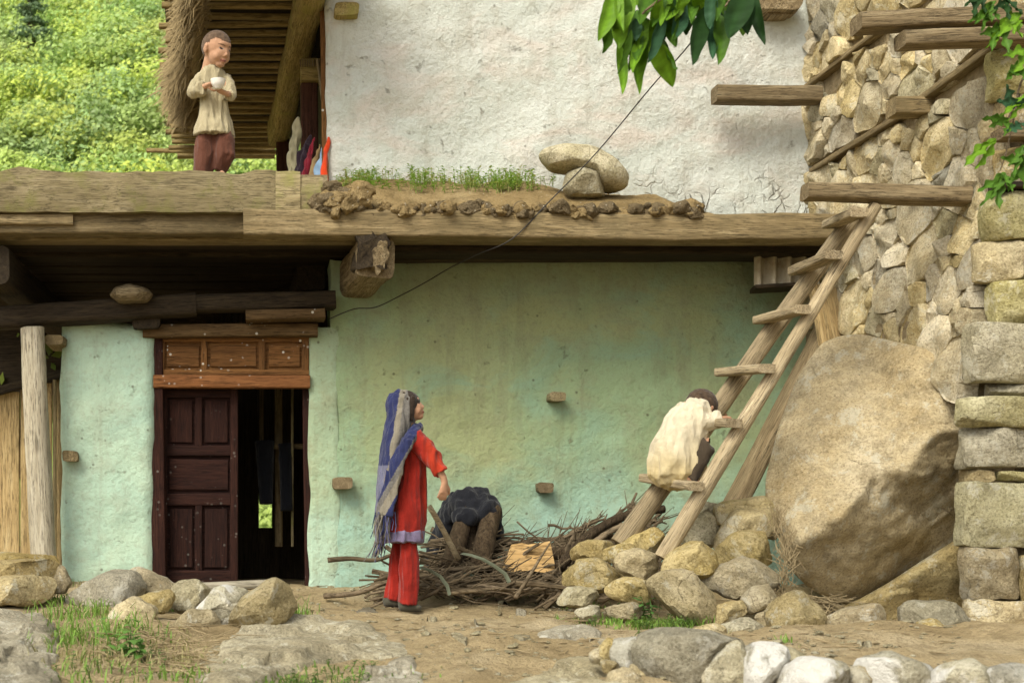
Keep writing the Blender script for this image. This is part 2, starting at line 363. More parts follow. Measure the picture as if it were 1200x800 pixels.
def resample(p, n):
    p = [Vector(q) for q in p]; L = [0]
    for i in range(len(p)): L.append(L[-1] + (p[(i + 1) % len(p)] - p[i]).length)
    r = []; j = 0
    for i in range(n):
        t = L[-1] * i / n
        while L[j + 1] < t: j += 1
        f = (t - L[j]) / max(1e-9, L[j + 1] - L[j]); r.append(p[j].lerp(p[(j + 1) % len(p)], f))
    return r
def rock(outline, Y, th, m, seed=0, name='rock', label=None, cat='rock', group=None, cuts=5, n=40, parent=None, rough=1.0, **kw):
    r = random.Random(seed * 77 + 5)
    cx = sum(x for x, y in outline) / len(outline); cy = sum(y for x, y in outline) / len(outline); ex = 1.2 if rough >= 1 else 1.04; outline = [(cx + (x - cx) * ex, cy + (y - cy) * ex) for x, y in outline]
    b = resample(chaikin([P(x, y, Y) for x, y in outline], 1), n); c = sum(b, Vector()) / n
    size = sum((q - c).length for q in b) / n; th = min(th, size * 1.25)
    S = [.0, .22, .42, .6, .75, .87, .95, 1.0]; V = []; Fc = []
    def pr(s): return max(0, 1 - s ** 2.8) ** .55
    for sgn in (-1, 1):
        for s in S[1:] if sgn < 0 else S[1:-1]:
            for q in b: V.append(c + (q - c) * s + Vector((0, sgn * th * pr(s), 0)))
    iF = len(V); V.append(c + Vector((0, -th, 0))); iB = len(V); V.append(c + Vector((0, th, 0)))
    K = len(S) - 1
    def ring(k): return k * n
    for k in range(K - 1):
        for j in range(n): a, d = ring(k) + j, ring(k) + (j + 1) % n; Fc.append((a, a + n, d + n, d))
    for j in range(n): Fc.append((iF, j, (j + 1) % n))
    oB = K * n
    for k in range(K - 2):
        for j in range(n): a, d = oB + k * n + j, oB + k * n + (j + 1) % n; Fc.append((a, d, d + n, a + n))
    for j in range(n):
        Fc.append((iB, oB + (j + 1) % n, oB + j))
        a, d = (K - 1) * n + j, (K - 1) * n + (j + 1) % n; Fc.append((d, a, oB + (K - 2) * n + j, oB + (K - 2) * n + (j + 1) % n))
    pl = []
    for i in range(cuts * 2 + 2 if rough >= 1 else cuts):
        nv = Vector((r.uniform(-1, 1), r.uniform(-1.1, -.3), r.uniform(-.6, 1.0))).normalized()
        pl.append((nv, (abs(nv.x) * size * .8 + abs(nv.y) * th + abs(nv.z) * size * .8) * r.uniform(.5, .68)))
    W = []
    for v in V:
        p = v - c
        for nv, d in pl:
            q = nv.dot(p) - d
            if q > 0: p = p - nv * q * .97
        a = .06 * size * rough
        dv = Vector((fbm(v, 2.2 / size * .5, seed, 3), fbm(v, 2.2 / size * .5, seed + 31, 3), fbm(v, 2.2 / size * .5, seed + 67, 3))) * a
        p += dv + p.normalized() * (fbm(v, 9, seed + 3, 4) * .014 * rough)
        W.append(c + p)
    return mk(name, W, Fc, m, parent, None, True, 24, label=label, cat=cat, group=group, **kw)
def voxel(acc, vs, smooth=4, fn=None):
    """continuous surface over overlapping pieces; returns vertex and face lists"""
    me = bpy.data.meshes.new('tmp'); me.from_pydata(acc.V, [], acc.F); me.update()
    o = bpy.data.objects.new('tmp', me); COL.objects.link(o)
    md = o.modifiers.new('r', 'REMESH'); md.mode = 'VOXEL'; md.voxel_size = vs
    if smooth: sm = o.modifiers.new('s', 'SMOOTH'); sm.factor = .5; sm.iterations = smooth
    dg = bpy.context.evaluated_depsgraph_get(); ev = o.evaluated_get(dg); m2 = bpy.data.meshes.new_from_object(ev)
    V = [v.co.copy() for v in m2.vertices]; Nn = [v.normal.copy() for v in m2.vertices]; Fc = [tuple(p.vertices) for p in m2.polygons]
    bpy.data.objects.remove(o); bpy.data.meshes.remove(me); bpy.data.meshes.remove(m2)
    if fn: V = [v + n * fn(v, n) for v, n in zip(V, Nn)]
    return V, Fc
def ellV(c, r, R=None, n=16, m=10):
    V = []; Fc = []
    for i in range(1, m):
        ph = math.pi * i / m
        for j in range(n):
            a = 2 * math.pi * j / n; v = Vector((r[0] * math.sin(ph) * math.cos(a), r[1] * math.sin(ph) * math.sin(a), r[2] * math.cos(ph)))
            V.append((R @ v if R else v) + Vector(c))
    t = len(V); V.append((R @ Vector((0, 0, r[2])) if R else Vector((0, 0, r[2]))) + Vector(c)); V.append((R @ Vector((0, 0, -r[2])) if R else Vector((0, 0, -r[2]))) + Vector(c))
    for i in range(m - 2):
        for j in range(n): a, b = i * n + j, i * n + (j + 1) % n; Fc.append((a, a + n, b + n, b))
    for j in range(n): Fc.append((t, j, (j + 1) % n)); Fc.append((t + 1, (m - 2) * n + (j + 1) % n, (m - 2) * n + j))
    return V, Fc
def loftV(secs, n=24):
    """stack of horizontal ellipses (cx, cy, z, rx, ry[, rot])"""
    V = []; Fc = []
    for s in secs:
        cx, cy, z, rx, ry = s[:5]; ro = s[5] if len(s) > 5 else 0
        for j in range(n):
            a = 2 * math.pi * j / n; u, v = rx * math.cos(a), ry * math.sin(a)
            V.append((cx + u * math.cos(ro) - v * math.sin(ro), cy + u * math.sin(ro) + v * math.cos(ro), z))
    for i in range(len(secs) - 1):
        for j in range(n): a, b = i * n + j, i * n + (j + 1) % n; Fc.append((a, a + n, b + n, b))
    Fc.append(tuple(range(n))); Fc.append(tuple((len(secs) - 1) * n + j for j in range(n))[::-1])
    return V, Fc

# ------------------------------------------------------------------ ground
def gz(x, y):
    z = -.02 + .05 * ss(8.2, 9.2, y) - .07 * ss(6.2, 4.6, y) - 1.3 * ss(4.4, 1.5, y)
    z += .04 * ss(-.4, -1.1, x) * ss(6.2, 7.4, y) * ss(11, 9.4, y)
    z += .05 * fbm((x, y, 0), .55, 3.1, 3) * ss(30, 10, abs(y)) + (.038 * fbm((x, y, 0), 3.0, 8.1, 4) if 4 < y < 10 and -3 < x < 5 else 0)
    return z
def on_ground(px, py):
    Y = .55 * F / max(20, py - VY)
    for _ in range(12):
        p = P(px, py, Y); Y = max(3.2, min(9.1, (CZ - gz(p.x, Y)) * F / max(25, py - VY)))
    p = P(px, py, Y); return Vector((p.x, Y, gz(p.x, Y)))
def axis(a, b, st, lo, hi):
    r = []; x = a
    while x < b: r.append(x); x += st
    r.append(b); s = st
    while r[-1] < hi: s *= 1.35; r.append(min(hi, r[-1] + s))
    s = st
    while r[0] > lo: s *= 1.35; r.insert(0, max(lo, r[0] - s))
    return r
xs = axis(-2.2, 4.6, .05, -260, 260); ys = axis(4.2, 10, .05, -200, 420)
V = [(x, y, gz(x, y)) for y in ys for x in xs]; w = len(xs)
mk('ground', V, [(k * w + i, k * w + i + 1, (k + 1) * w + i + 1, (k + 1) * w + i) for k in range(len(ys) - 1) for i in range(w - 1)], M_DIRT, None, Matrix.Identity(4), True, 0, kind='structure')

M_LEDGE = rock_mat('bedrock_stone', (.23, .195, .125), (.33, .29, .195), (.44, .40, .29))
def ledge(name, outline, h, m, seed, n=64):
    b = resample(chaikin([on_ground(x, y) for x, y in outline], 2), n); c = sum(b, Vector()) / n
    S = [i / 24 for i in range(1, 25)]; V = []; Fc = []
    for s in S:
        for q in b:
            p = c.lerp(q, s); z = gz(p.x, p.y) + h * (1 - s ** 5) - .03 * s ** 8
            z += h * .55 * fbm(p, 1.4, seed, 3) * (1 - s ** 6)
            st = .045; zq = math.floor(z / st + fbm(p, 1.1, seed + 9, 2) * .8) * st
            V.append((p.x, p.y, z * .5 + zq * .5 + .016 * fbm(p, 6, seed, 4) * (1 - s ** 8)))
    V.append((c.x, c.y, gz(c.x, c.y) + h)); t = len(V) - 1
    for k in range(len(S) - 1):
        for j in range(n): a, d = k * n + j, k * n + (j + 1) % n; Fc.append((a, a + n, d + n, d))
    for j in range(n): Fc.append((t, j, (j + 1) % n))
    return mk(name, V, Fc, m, None, None, True, 0, kind='structure')
ledge('bedrock', [(-70, 735), (-10, 722), (40, 722), (70, 735), (78, 770), (80, 830), (-70, 860)], .06, M_LEDGE, 3, 120)
ledge('bedrock', [(228, 770), (262, 735), (330, 728), (400, 730), (455, 743), (492, 752), (488, 770), (400, 778), (330, 790), (250, 830), (215, 815)], .05, M_LEDGE, 8, 140)
ledge('bedrock', [(420, 782), (480, 768), (505, 780), (500, 830), (410, 830)], .03, M_LEDGE, 12)
ledge('bedrock', [(545, 800), (600, 782), (680, 766), (730, 772), (760, 800), (770, 850), (530, 860)], .035, M_LEDGE, 15)

for q, (px, py, w_, h_) in enumerate(((668, 742, 42, 9), (595, 708, 16, 4), (568, 734, 18, 5), (604, 722, 16, 4), (612, 748, 14, 4), (540, 758, 12, 4), (430, 716, 18, 4), (700, 752, 14, 4), (505, 728, 9, 3), (1010, 760, 14, 3))):
    ledge('bedrock', [(px + w_ * math.cos(a) * (1 + .25 * math.sin(3 * a + q)), py + h_ * math.sin(a)) for a in [k * .6283 for k in range(10)]], .022, M_LEDGE, 30 + q, 28)

# ------------------------------------------------------------------ far hillside and its forest
def hz_(x, y): return -6 + .60 * (y - 13) + 3.0 * nz((x * .05, y * .05, 0), 1, 4) + 7 * ss(30, 80, y)
hx = [-120 + 8 * i for i in range(36)]; hy = [13 + 5 * i for i in range(48)]
mk('hillside', [(x, y, hz_(x, y)) for y in hy for x in hx], [(k * 36 + i, k * 36 + i + 1, (k + 1) * 36 + i + 1, (k + 1) * 36 + i) for k in range(47) for i in range(35)],
   leaf_mat('undergrowth', False, (.28, .38, .1), 0, .9, .1), None, Matrix.Identity(4), True, 0, kind='structure')
nr = np.random.default_rng(5)
def leaf_cloud(centres, radii, per, size, cols, squash=.85, shell=.55):
    Vs = []; Cs = []
    for c, r, col in zip(centres, radii, cols):
        k = int(per * r * r)
        lob = nr.normal(size=(9, 3)); lob /= np.linalg.norm(lob, axis=1)[:, None]; lob *= r * .62; lob[:, 2] = np.abs(lob[:, 2]) * .9 - .15 * r
        li = nr.integers(0, 9, k); d = nr.normal(size=(k, 3)); d /= np.linalg.norm(d, axis=1)[:, None]
        p = lob[li] + d * (r * .5 * (shell + (1 - shell) * nr.random((k, 1)) ** .5)); p[:, 2] *= squash
        p += np.array(c)
        nrm = d * .8 + nr.normal(size=(k, 3)) * .45 + np.array(sdir) * .8; nrm /= np.linalg.norm(nrm, axis=1)[:, None]
        u = np.cross(nrm, nr.normal(size=(k, 3))); u /= np.linalg.norm(u, axis=1)[:, None] + 1e-9; v = np.cross(nrm, u)
        s = size * (.6 + .8 * nr.random((k, 1))); a = u * s; b = v * s * .55
        q = np.stack([p - a, p - b * 1.0, p + a, p + b], axis=1)
        Vs.append(q.reshape(-1, 3))
        cc = np.array(col) * (.75 + .5 * nr.random((k, 1))) * (1 + .25 * (nr.random((9, 1))[li] - .5)); Cs.append(np.repeat(cc, 4, axis=0))
    return np.concatenate(Vs), np.concatenate(Cs)
def cloud_obj(name, Vq, Cq, m, parent=None, **kw):
    n = len(Vq) // 4; me = bpy.data.meshes.new(name); me.vertices.add(len(Vq)); me.vertices.foreach_set('co', Vq.astype(np.float32).ravel())
    me.loops.add(4 * n); me.loops.foreach_set('vertex_index', np.arange(4 * n, dtype=np.int32)); me.polygons.add(n)
    me.polygons.foreach_set('loop_start', np.arange(0, 4 * n, 4, dtype=np.int32)); me.update(calc_edges=True)
    at = me.color_attributes.new('Col', 'FLOAT_COLOR', 'POINT'); at.data.foreach_set('color', np.concatenate([Cq, np.ones((len(Cq), 1))], axis=1).astype(np.float32).ravel())
    me.materials.append(m); return link(bpy.data.objects.new(name, me), Matrix.Identity(4), parent, **kw)
cen = []; rad = []; col = []
for i in range(1350):
    Y = rng.uniform(34, 58) if i % 4 else rng.uniform(18, 90); lo, hi = (-60, 6) if i < 260 else (-.235, .02)
    X = rng.uniform(lo, hi) if i < 260 else rng.uniform(lo * Y, hi * Y)
    r = rng.uniform(.5, 1.5) * (.5 + Y / 110); cen.append((X, Y, hz_(X, Y) + r * .5)); rad.append(r)
    t = rng.random(); g = .5 + .5 * nz((X * .35, Y * .25, 0), 1, 2) + rng.uniform(-.15, .15)
    col.append(((.34 + .2 * t) * (.65 + .75 * g), (.50 + .12 * t) * (.65 + .75 * g), (.13 + .07 * (1 - t))))  # leaf tones raised to stand in for sunlight and haze on the slope
Vq, Cq = leaf_cloud(cen, rad, 430, .075, col)
cloud_obj('hillside_forest', Vq, Cq, M_LEAF, None, label='bright green wooded hillside behind the house', cat='forest', kind='stuff')
# lone conifer on the slope
Yc = 36.0
while VY - (hz_(P(38, 0, Yc).x, Yc) - CZ) * F / Yc > 84: Yc += .25
base = P(38, 95, Yc); bz = hz_(base.x, Yc)
tr = thing('pine_tree', (base.x, Yc, bz), 'lone blue-green conifer standing above the leafy hillside', 'tree')
tv, tf = tubeV([(base.x, Yc, bz - .3), (base.x - .05, Yc, (bz + P(38, 0, Yc).z) / 2), (base.x - .1, Yc, P(38, 0, Yc).z)], [.22, .15, .03], 8); mk('trunk', tv, tf, M_BARK, tr)
ztop, zb = P(38, -14, Yc).z, P(38, 52, Yc).z
cen = []; rad = []
for i in range(46):
    t = rng.random() ** .8; rr = (.15 + .75 * t); a = rng.uniform(0, 6.28); q = rng.uniform(.2, 1) * rr
    cen.append((base.x - .1 + q * math.cos(a), Yc + q * math.sin(a), ztop + (zb - ztop) * t)); rad.append(rng.uniform(.22, .38))
Vq, Cq = leaf_cloud(cen, rad, 700, .06, [(.16, .25, .12)] * 46, .4, .1); cloud_obj('crown', Vq, Cq, M_LEAF, tr)
# bushes just beyond the plank fence, seen under the log beam
bs = thing('bush', P(20, 470, 12.5), 'leafy green bush behind the plank fence beside the pale post', 'bush')
cen = [P(rng.uniform(-60, 75), rng.uniform(385, 480), rng.uniform(12, 14)) for i in range(16)]
Vq, Cq = leaf_cloud(cen, [rng.uniform(.25, .45) for _ in cen], 1500, .05, [(.14 + .06 * rng.random(), .25, .04) for _ in cen]); cloud_obj('foliage', Vq, Cq, M_LEAF, bs)
sv, sf = tubeV([P(20, 560, 12.5), P(25, 470, 12.6), P(15, 400, 12.5)], [.05, .04, .015], 7); mk('stem', sv, sf, M_BARK, bs)

# ------------------------------------------------------------------ the house
YW = 9.2
house = thing('house', (1.2, 9.2, 0), 'two-storey mud-plastered timber house, green below and whitewashed above', 'house')
def wx(px, Y=YW): return (px - VX) * Y / F
def wz(py, Y=YW): return CZ - (py - VY) * Y / F
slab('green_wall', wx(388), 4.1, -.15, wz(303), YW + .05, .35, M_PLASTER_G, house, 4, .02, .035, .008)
slab('teal_wall', wx(70), wx(182), -.2, wz(372), YW, .3, M_PLASTER_T, house, 11, .018, .03, .07, top=lambda x: .03 * math.sin(x * 9))
slab('door_pier', wx(362), wx(397), -.15, wz(382), YW + .058, .26, plaster_mat('pier_limewash', (.37, .475, .31), (.40, .46, .275), (.36, .48, .33), (.32, .29, .17), low=(.45, .62, .5), lowz=(.1, .7)), house, 15, .012, .02, .012, xr=lambda z: 0)
slab('white_wall', wx(386), 3.86, wz(262), 5.2, YW - .02, .35, M_PLASTER_W, house, 21, .022, .035, .04, xf=lambda z: -.035 * (z - 2.8) / 1.3)
# side wall of the upper room, running back from the white corner
slab_y = []
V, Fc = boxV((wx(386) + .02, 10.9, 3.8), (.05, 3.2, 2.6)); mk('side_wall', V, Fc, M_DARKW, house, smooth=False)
# rough wood bits let into the plaster
def stub(px0, px1, py0, py1, Y0, Y1, m, seed, parent=house, name='wood_stub'):
    c0 = P((px0 + px1) / 2, (py0 + py1) / 2, Y0); k = Y0 / F
    beam(name, c0, c0 + Vector((0, Y1 - Y0, 0)), (px1 - px0) * k, (py1 - py0) * k, m, parent, seed, .12, 5, 5, n=16)
stub(645, 663, 459, 470, 9.13, 9.4, M_BOARD, 31); stub(632, 650, 565, 577, 9.17, 9.4, M_PROJ, 32)
stub(74, 91, 528, 540, 9.12, 9.4, M_BEAM, 33); stub(391, 414, 559, 573, 9.14, 9.4, M_PROJ, 34)
stub(393, 421, 3, 19, 9.08, 9.4, M_LOG, 35); stub(893, 941, -14, 10, 9.0, 9.4, M_PROJ, 36); stub(900, 930, 8, 18, 9.06, 9.4, M_PROJ, 37)

# timbers of the terrace front
beam('terrace_beam', P(285, 263, 8.5), P(990, 270, 8.5), .16, .165, M_BEAM, house, 41, .085, 60, 8)
def jag_board(name, x0, x1, ytop, ybot, Y, th, m, seed, amp=4):
    n = 48; k = Y / F; V = []; Fc = []
    for i in range(n + 1):
        px = x0 + (x1 - x0) * i / n
        yt = ytop - amp * fbm((px * .02, 0, 0), 1, seed, 3) * 1.6; yb = ybot + 1.5 * fbm((px * .03, 4, 0), 1, seed, 2)
        dy = .012 * fbm((px * .03, 9, 0), 1, seed, 2)
        for j in range(5):
            py = yt + (yb - yt) * j / 4; q = P(px, py, Y); d2 = .006 * nz((px * .05, py * .2, 0), 1, seed) + (.012 if j in (0, 4) else 0)
            V.append((q.x, q.y + dy + d2, q.z))
        for j in range(2): q = P(px, (yb, yt)[j], Y); V.append((q.x, q.y + th, q.z))
    for i in range(n):
        for j in range(7): a = i * 7 + j; b = i * 7 + (j + 1) % 7; Fc.append((a, b, b + 7, a + 7))
    Fc.append(tuple(range(7))[::-1]); Fc.append(tuple(n * 7 + j for j in range(7)))
    return mk(name, V, Fc, m, house, None, True, 45)
jag_board('terrace_board', -90, 325, 200, 248, 8.46, .09, M_BOARD, 43)
jag_board('terrace_board', 323, 352, 201, 246, 8.455, .09, M_BOARD, 47, 2)
jag_board('terrace_board', 351, 378, 207, 246, 8.465, .09, M_BOARD, 44, 2)
beam('terrace_beam', P(-90, 262, 8.6), P(287, 263, 8.6), .14, .15, M_BEAM, house, 45, .09, 34, 8)
beam('terrace_beam', P(-90, 257, 8.52), P(86, 258, 8.52), .05, .07, M_BEAM, house, 46, .12, 12, 6)
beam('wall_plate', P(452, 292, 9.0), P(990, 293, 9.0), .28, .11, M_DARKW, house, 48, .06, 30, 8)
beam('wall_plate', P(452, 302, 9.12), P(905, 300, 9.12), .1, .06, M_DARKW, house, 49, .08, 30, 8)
# ceiling planks under the terrace, laid along the front
zc = wz(277, 8.6); yy = 8.72; i = 0
while yy < 11.9:
    wd = rng.uniform(.13, .22); x1 = .95 if yy > 9.15 else 3.65
    beam('ceiling_plank', (-2.6, yy + wd / 2, zc + .03 + rng.uniform(-.015, .02)), (x1, yy + wd / 2, zc + .03 + rng.uniform(-.015, .02)), wd, .05, M_BEAM if yy < 8.9 else M_DARKW, house, 60 + i, .06, 16, 8, n=12)  # rear planks coloured dark for the shade under the terrace
    yy += wd + .012; i += 1
V, Fc = boxV((-1.1, 10.22, zc + .235), (3.1, 3.3, .29)); mk('terrace_floor', V, Fc, M_MUD, house, smooth=False)
V, Fc = boxV((2.13, 10.5, zc + .14), (3.35, 2.7, .12)); mk('terrace_floor', V, Fc, M_MUD, house, smooth=False)
beam('cross_beam', P(440, 300, 8.5), P(404, 340, 9.75), .235, .26, M_PROJ, house, 81, .09, 14, 6)
beam('cross_beam', (-1.66, 8.65, 2.12), (-1.6, 11.6, 2.12), .2, .24, M_DARKW, house, 82, .06, 12, 6)
beam('cross_beam', P(365, 322, 9.6), P(345, 352, 11.6), .2, .2, M_DARKW, house, 83, .06, 12, 6)
# rough end lumps on the big cross beam
beam('rotten_end', P(437, 299, 8.44), P(436, 301, 8.58), .2, .235, M_DARKW, house, 84, .45, 10, 4, n=40)
beam('rotten_end', P(446, 297, 8.42), P(444, 300, 8.58), .09, .2, M_PROJ, house, 88, .6, 10, 3, n=40)
# log lintel carried by the post and the walls, second short one over the door
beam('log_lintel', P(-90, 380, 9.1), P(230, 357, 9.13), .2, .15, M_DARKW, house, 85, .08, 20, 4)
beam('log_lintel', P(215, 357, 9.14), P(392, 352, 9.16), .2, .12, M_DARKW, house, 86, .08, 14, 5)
beam('log_lintel', P(288, 371, 9.13), P(380, 369, 9.13), .2, .075, M_LINTEL, house, 87, .08, 10, 6)
stub(155, 188, 365, 384, 9.1, 9.5, M_DARKW, 88, house, 'log_end'); stub(52, 74, 392, 404, 9.05, 9.4, M_BEAM, 89, house, 'log_end')
# pale round post
beam('post', P(51, 668, 9.0), P(38, 384, 9.0), .175, .175, M_POSTPALE, house, 91, .06, 24, 2.3, taper=.88)
# doorway: frame, transom with three panels, rail, one panelled leaf
YD = 9.28
beam('lintel', P(168, 389, YD - .05), P(372, 387, YD - .05), .12, .09, M_LINTEL, house, 93, .04, 12, 8)
beam('door_jamb', P(186, 690, YD - .02), P(182, 394, YD - .02), .045, .1, M_DOOR, house, 94, .03, 10, 8)
beam('door_jamb', P(366, 700, YD + .04), P(362, 394, YD + .04), .05, .1, M_DOOR, house, 95, .03, 10, 8)
V, Fc = boxV(tuple(P(272, 418, YD + .02)), (178 * YD / F, .03, 46 * YD / F)); trans = mk('transom', V, Fc, M_TRANSOM, house, smooth=False)
def lath(name, x0, x1, y0, y1, Y, th, m, parent, seed): # rectangular member by pixel bounds
    a, b = P((x0 + x1) / 2, (y0 + y1) / 2, Y), None; k = Y / F; w, h = (x1 - x0) * k, (y1 - y0) * k
    if w >= h: return beam(name, a - Vector((w / 2, 0, 0)), a + Vector((w / 2, 0, 0)), th, h, m, parent, seed, .025, 10, 10, n=16)
    return beam(name, a - Vector((0, 0, h / 2)), a + Vector((0, 0, h / 2)), w, th, m, parent, seed, .025, 10, 10, n=16)
for (x0, x1, y0, y1) in ((182, 362, 394, 401), (182, 362, 433, 440), (182, 193, 400, 434), (236, 243, 400, 434), (303, 311, 400, 434), (354, 362, 400, 434)):
    lath('stile', x0, x1, y0, y1, YD, .05, M_TRANSOM, trans, x0 + y0)
for (x0, x1) in ((196, 233), (247, 300), (315, 351)): lath('panel', x0, x1, 405, 430, YD + .005, .035, M_TRANSOM, trans, x0)
lath('door_rail', 180, 363, 440, 455, YD - .02, .09, M_RAIL, house, 97)
V, Fc = boxV(tuple(P(233, 569, YD + .1)), (92 * YD / F, .03, 228 * YD / F)); leaf = mk('door', V, Fc, M_DOOR, house, smooth=False)
for (x0, x1, y0, y1) in ((187, 196, 456, 682), (270, 279, 456, 682), (196, 270, 456, 466), (196, 270, 522, 534), (196, 270, 578, 592), (196, 270, 668, 682), (229, 237, 466, 522), (229, 237, 592, 668)):
    lath('stile', x0, x1, y0, y1, YD + .075, .05, M_DOOR, leaf, x0 + y0)
for (x0, x1, y0, y1) in ((199, 226, 470, 518), (240, 267, 470, 518), (199, 267, 538, 574), (199, 226, 596, 664), (240, 267, 596, 664)):
    lath('panel', x0, x1, y0, y1, YD + .085, .04, M_DOOR, leaf, x0 + y0)
# dark room behind: back wall of loose planks with gaps, side walls, props
yb = 11.0; px = 150
while px < 400:
    wd = rng.uniform(14, 22); gap = .3
    top = rng.uniform(425, 445) if px < 240 else 360
    if not (289 <= px <= 306):
        lath('back_plank', px - 1, px + wd + 2, top, 700, yb + rng.uniform(0, .04), .03, M_DARKW, house, int(px))  # planks darkened to carry the shade of the room
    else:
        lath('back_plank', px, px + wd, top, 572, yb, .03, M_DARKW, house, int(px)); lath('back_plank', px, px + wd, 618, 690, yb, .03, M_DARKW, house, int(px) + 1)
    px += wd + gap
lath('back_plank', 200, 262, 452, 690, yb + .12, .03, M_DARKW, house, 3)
lath('prop', 322, 331, 430, 640, 10.3, .06, M_BEAM, house, 5); lath('prop', 341, 344, 440, 640, 10.1, .04, M_BOARD, house, 6); lath('prop', 304, 309, 440, 530, 10.5, .04, M_BEAM, house, 8); lath('prop', 318, 358, 520, 526, 10.15, .05, M_BEAM, house, 7)
V, Fc = boxV((wx(68) + .1, 10.15, .8), (.12, 1.6, 2.0)); mk('room_wall', V, Fc, M_MUD, house, smooth=False)
V, Fc = boxV((wx(420), 10.25, 1.2), (.2, 1.7, 2.5)); mk('room_wall', V, Fc, M_MUD, house, smooth=False)
V, Fc = boxV((-.6, 11.95, 2.2), (5.2, .12, 1.2)); mk('loft_wall', V, Fc, M_DARKW, house, smooth=False)  # dark colour stands in for shade in the hollow loft
# upper veranda: slatted roof underside, log, posts, capital
ZR = CZ + 610 * 9.2 / F
YN, YF = 8.3, 13.1; NS = 30
for i in range(NS):
    t = (i / (NS - 1)); Y = YN + (YF - YN) * t; xl = -.62 - .18 * t; xr = .48 - .22 * t
    Z = ZR + .03 + .12 * (1 - t) + rng.uniform(-.006, .006)
    dx = -.25 if i in (NS - 1,) else rng.uniform(-.06, .04)
    beam('roof_slat', (xl + dx, Y, Z + rng.uniform(-.012, .012)), (xr, Y, Z + rng.uniform(-.012, .012)), 0.05, .038, M_SLAT, house, 100 + i, .08, 10, 6, n=12)
beam('roof_slat', P(208, 181, 13.4), P(322, 181, 13.4), .1, .07, M_SLAT, house, 140, .06, 10, 7)
beam('roof_slat', P(208, 174, 13.5), P(322, 174, 13.5), .1, .05, M_SLAT, house, 141, .06, 10, 7)
# boards and earth over the slats
n = 6; V = []; Fc = []
for i in range(n + 1):
    t = i / n; Y = YN - .05 + (YF + .1 - YN) * t; xl = -.60 - .18 * t; xr = .6 - .22 * t; Z = ZR + .115 + .12 * (1 - t)
    V += [(xl, Y, Z), (xr, Y, Z), (xr, Y, Z + .2), (xl, Y, Z + .2)]
for i in range(n):
    for j in range(4): a = i * 4 + j; b = i * 4 + (j + 1) % 4; Fc.append((a, b, b + 4, a + 4))
Fc += [(0, 3, 2, 1), (n * 4, n * 4 + 1, n * 4 + 2, n * 4 + 3)]
mk('roof_deck', V, Fc, M_DARKW, house, smooth=False)  # dark colour paints the shade seen between the slats
beam('roof_log', P(368, -30, 8.9), P(326, 156, 12.3), .2, .25, M_LOG, house, 151, .09, 26, 3.2)
beam('capital', P(352, 84, 9.9), P(378, 84, 9.9), .16, .17, M_LOG, house, 152, .06, 8, 6)
for q in range(9): beam('carved_tooth', P(352 + 2.8 * q, 70, 9.80), P(352 + 2.8 * q, 78, 9.80), .008, .01, M_PROJ, house, 160 + q, .03, 2, 6, n=8)
beam('upper_post', P(363, 215, 9.95), P(362, 94, 9.95), .12, .125, M_POSTRED, house, 153, .03, 12, 9)
beam('upper_post', P(332, 215, 12.2), P(331, 150, 12.2), .1, .12, M_POSTRED, house, 154, .03, 12, 9)
beam('upper_jamb', P(382, 215, 9.28), P(379, -20, 9.28), .035, .05, M_TRANSOM, house, 155, .03, 12, 8)
beam('prop_pole', P(379, 128, 9.7), P(372, 70, 9.8), .02, .025, M_LADDER, house, 156, .05, 8, 2.2, n=10)
# brushwood edging of the veranda roof
ac = Acc(); r2 = random.Random(91)
path = [(232, -25, 8.7), (226, 25, 9.3), (220, 70, 10.2), (216, 105, 11.1), (222, 140, 12.2)]
wid = [22, 24, 27, 29, 20]
for i in range(3600):
    t = r2.random() * (len(path) - 1); k = min(int(t), len(path) - 2); f = t - k
    px = path[k][0] * (1 - f) + path[k + 1][0] * f; py = path[k][1] * (1 - f) + path[k + 1][1] * f; Y = path[k][2] * (1 - f) + path[k + 1][2] * f; wv = wid[k] * (1 - f) + wid[k + 1] * f
    b = P(px + r2.gauss(3, 7), py + r2.gauss(-4, 6), Y + r2.uniform(-.15, .15)); a = r2.uniform(-.5, 1.25)
    L = wv * Y / F * r2.uniform(.45, 1.25)
    d = Vector((-math.cos(a), r2.uniform(-.6, .4), -math.sin(a) * .8)).normalized()
    p1 = b + d * L * .6 + Vector((r2.gauss(0, .012), r2.gauss(0, .012), 0)); p2 = b + d * L + Vector((r2.gauss(0, .02), 0, -.03 - r2.random() * .03))
    s = Vector((d.z, .4, -d.x)).normalized() * r2.uniform(.003, .007); s2 = d.cross(s).normalized() * s.length
    V = [b + s, b - s, b + s2, p1 + s, p1 - s, p1 + s2, p2]
    g = r2.uniform(.65, 1.2); ac.add(V, [(0, 1, 4, 3), (1, 2, 5, 4), (2, 0, 3, 5), (3, 4, 6), (4, 5, 6), (5, 3, 6)], (.30 * g, .23 * g, .12 * g))
ac.mk('brushwood_edging', leaf_mat('dry_brush', True, trans=0, ro=.9, spec=.1), house, kind='stuff')
V, Fc = loftV([(0, 0, 0, .1, .1)] * 2) if False else tubeV([P(230, -25, 8.75), P(227, 30, 9.4), P(223, 80, 10.4), P(222, 132, 12.2)], [.06, .07, .08, .06], 10); mk('edging_core', V, Fc, M_STRAW, house)
beam('roof_slat', P(197, 140, 12.3), P(250, 146, 12.3), .12, .1, M_SLAT, house, 142, .06, 8, 6)

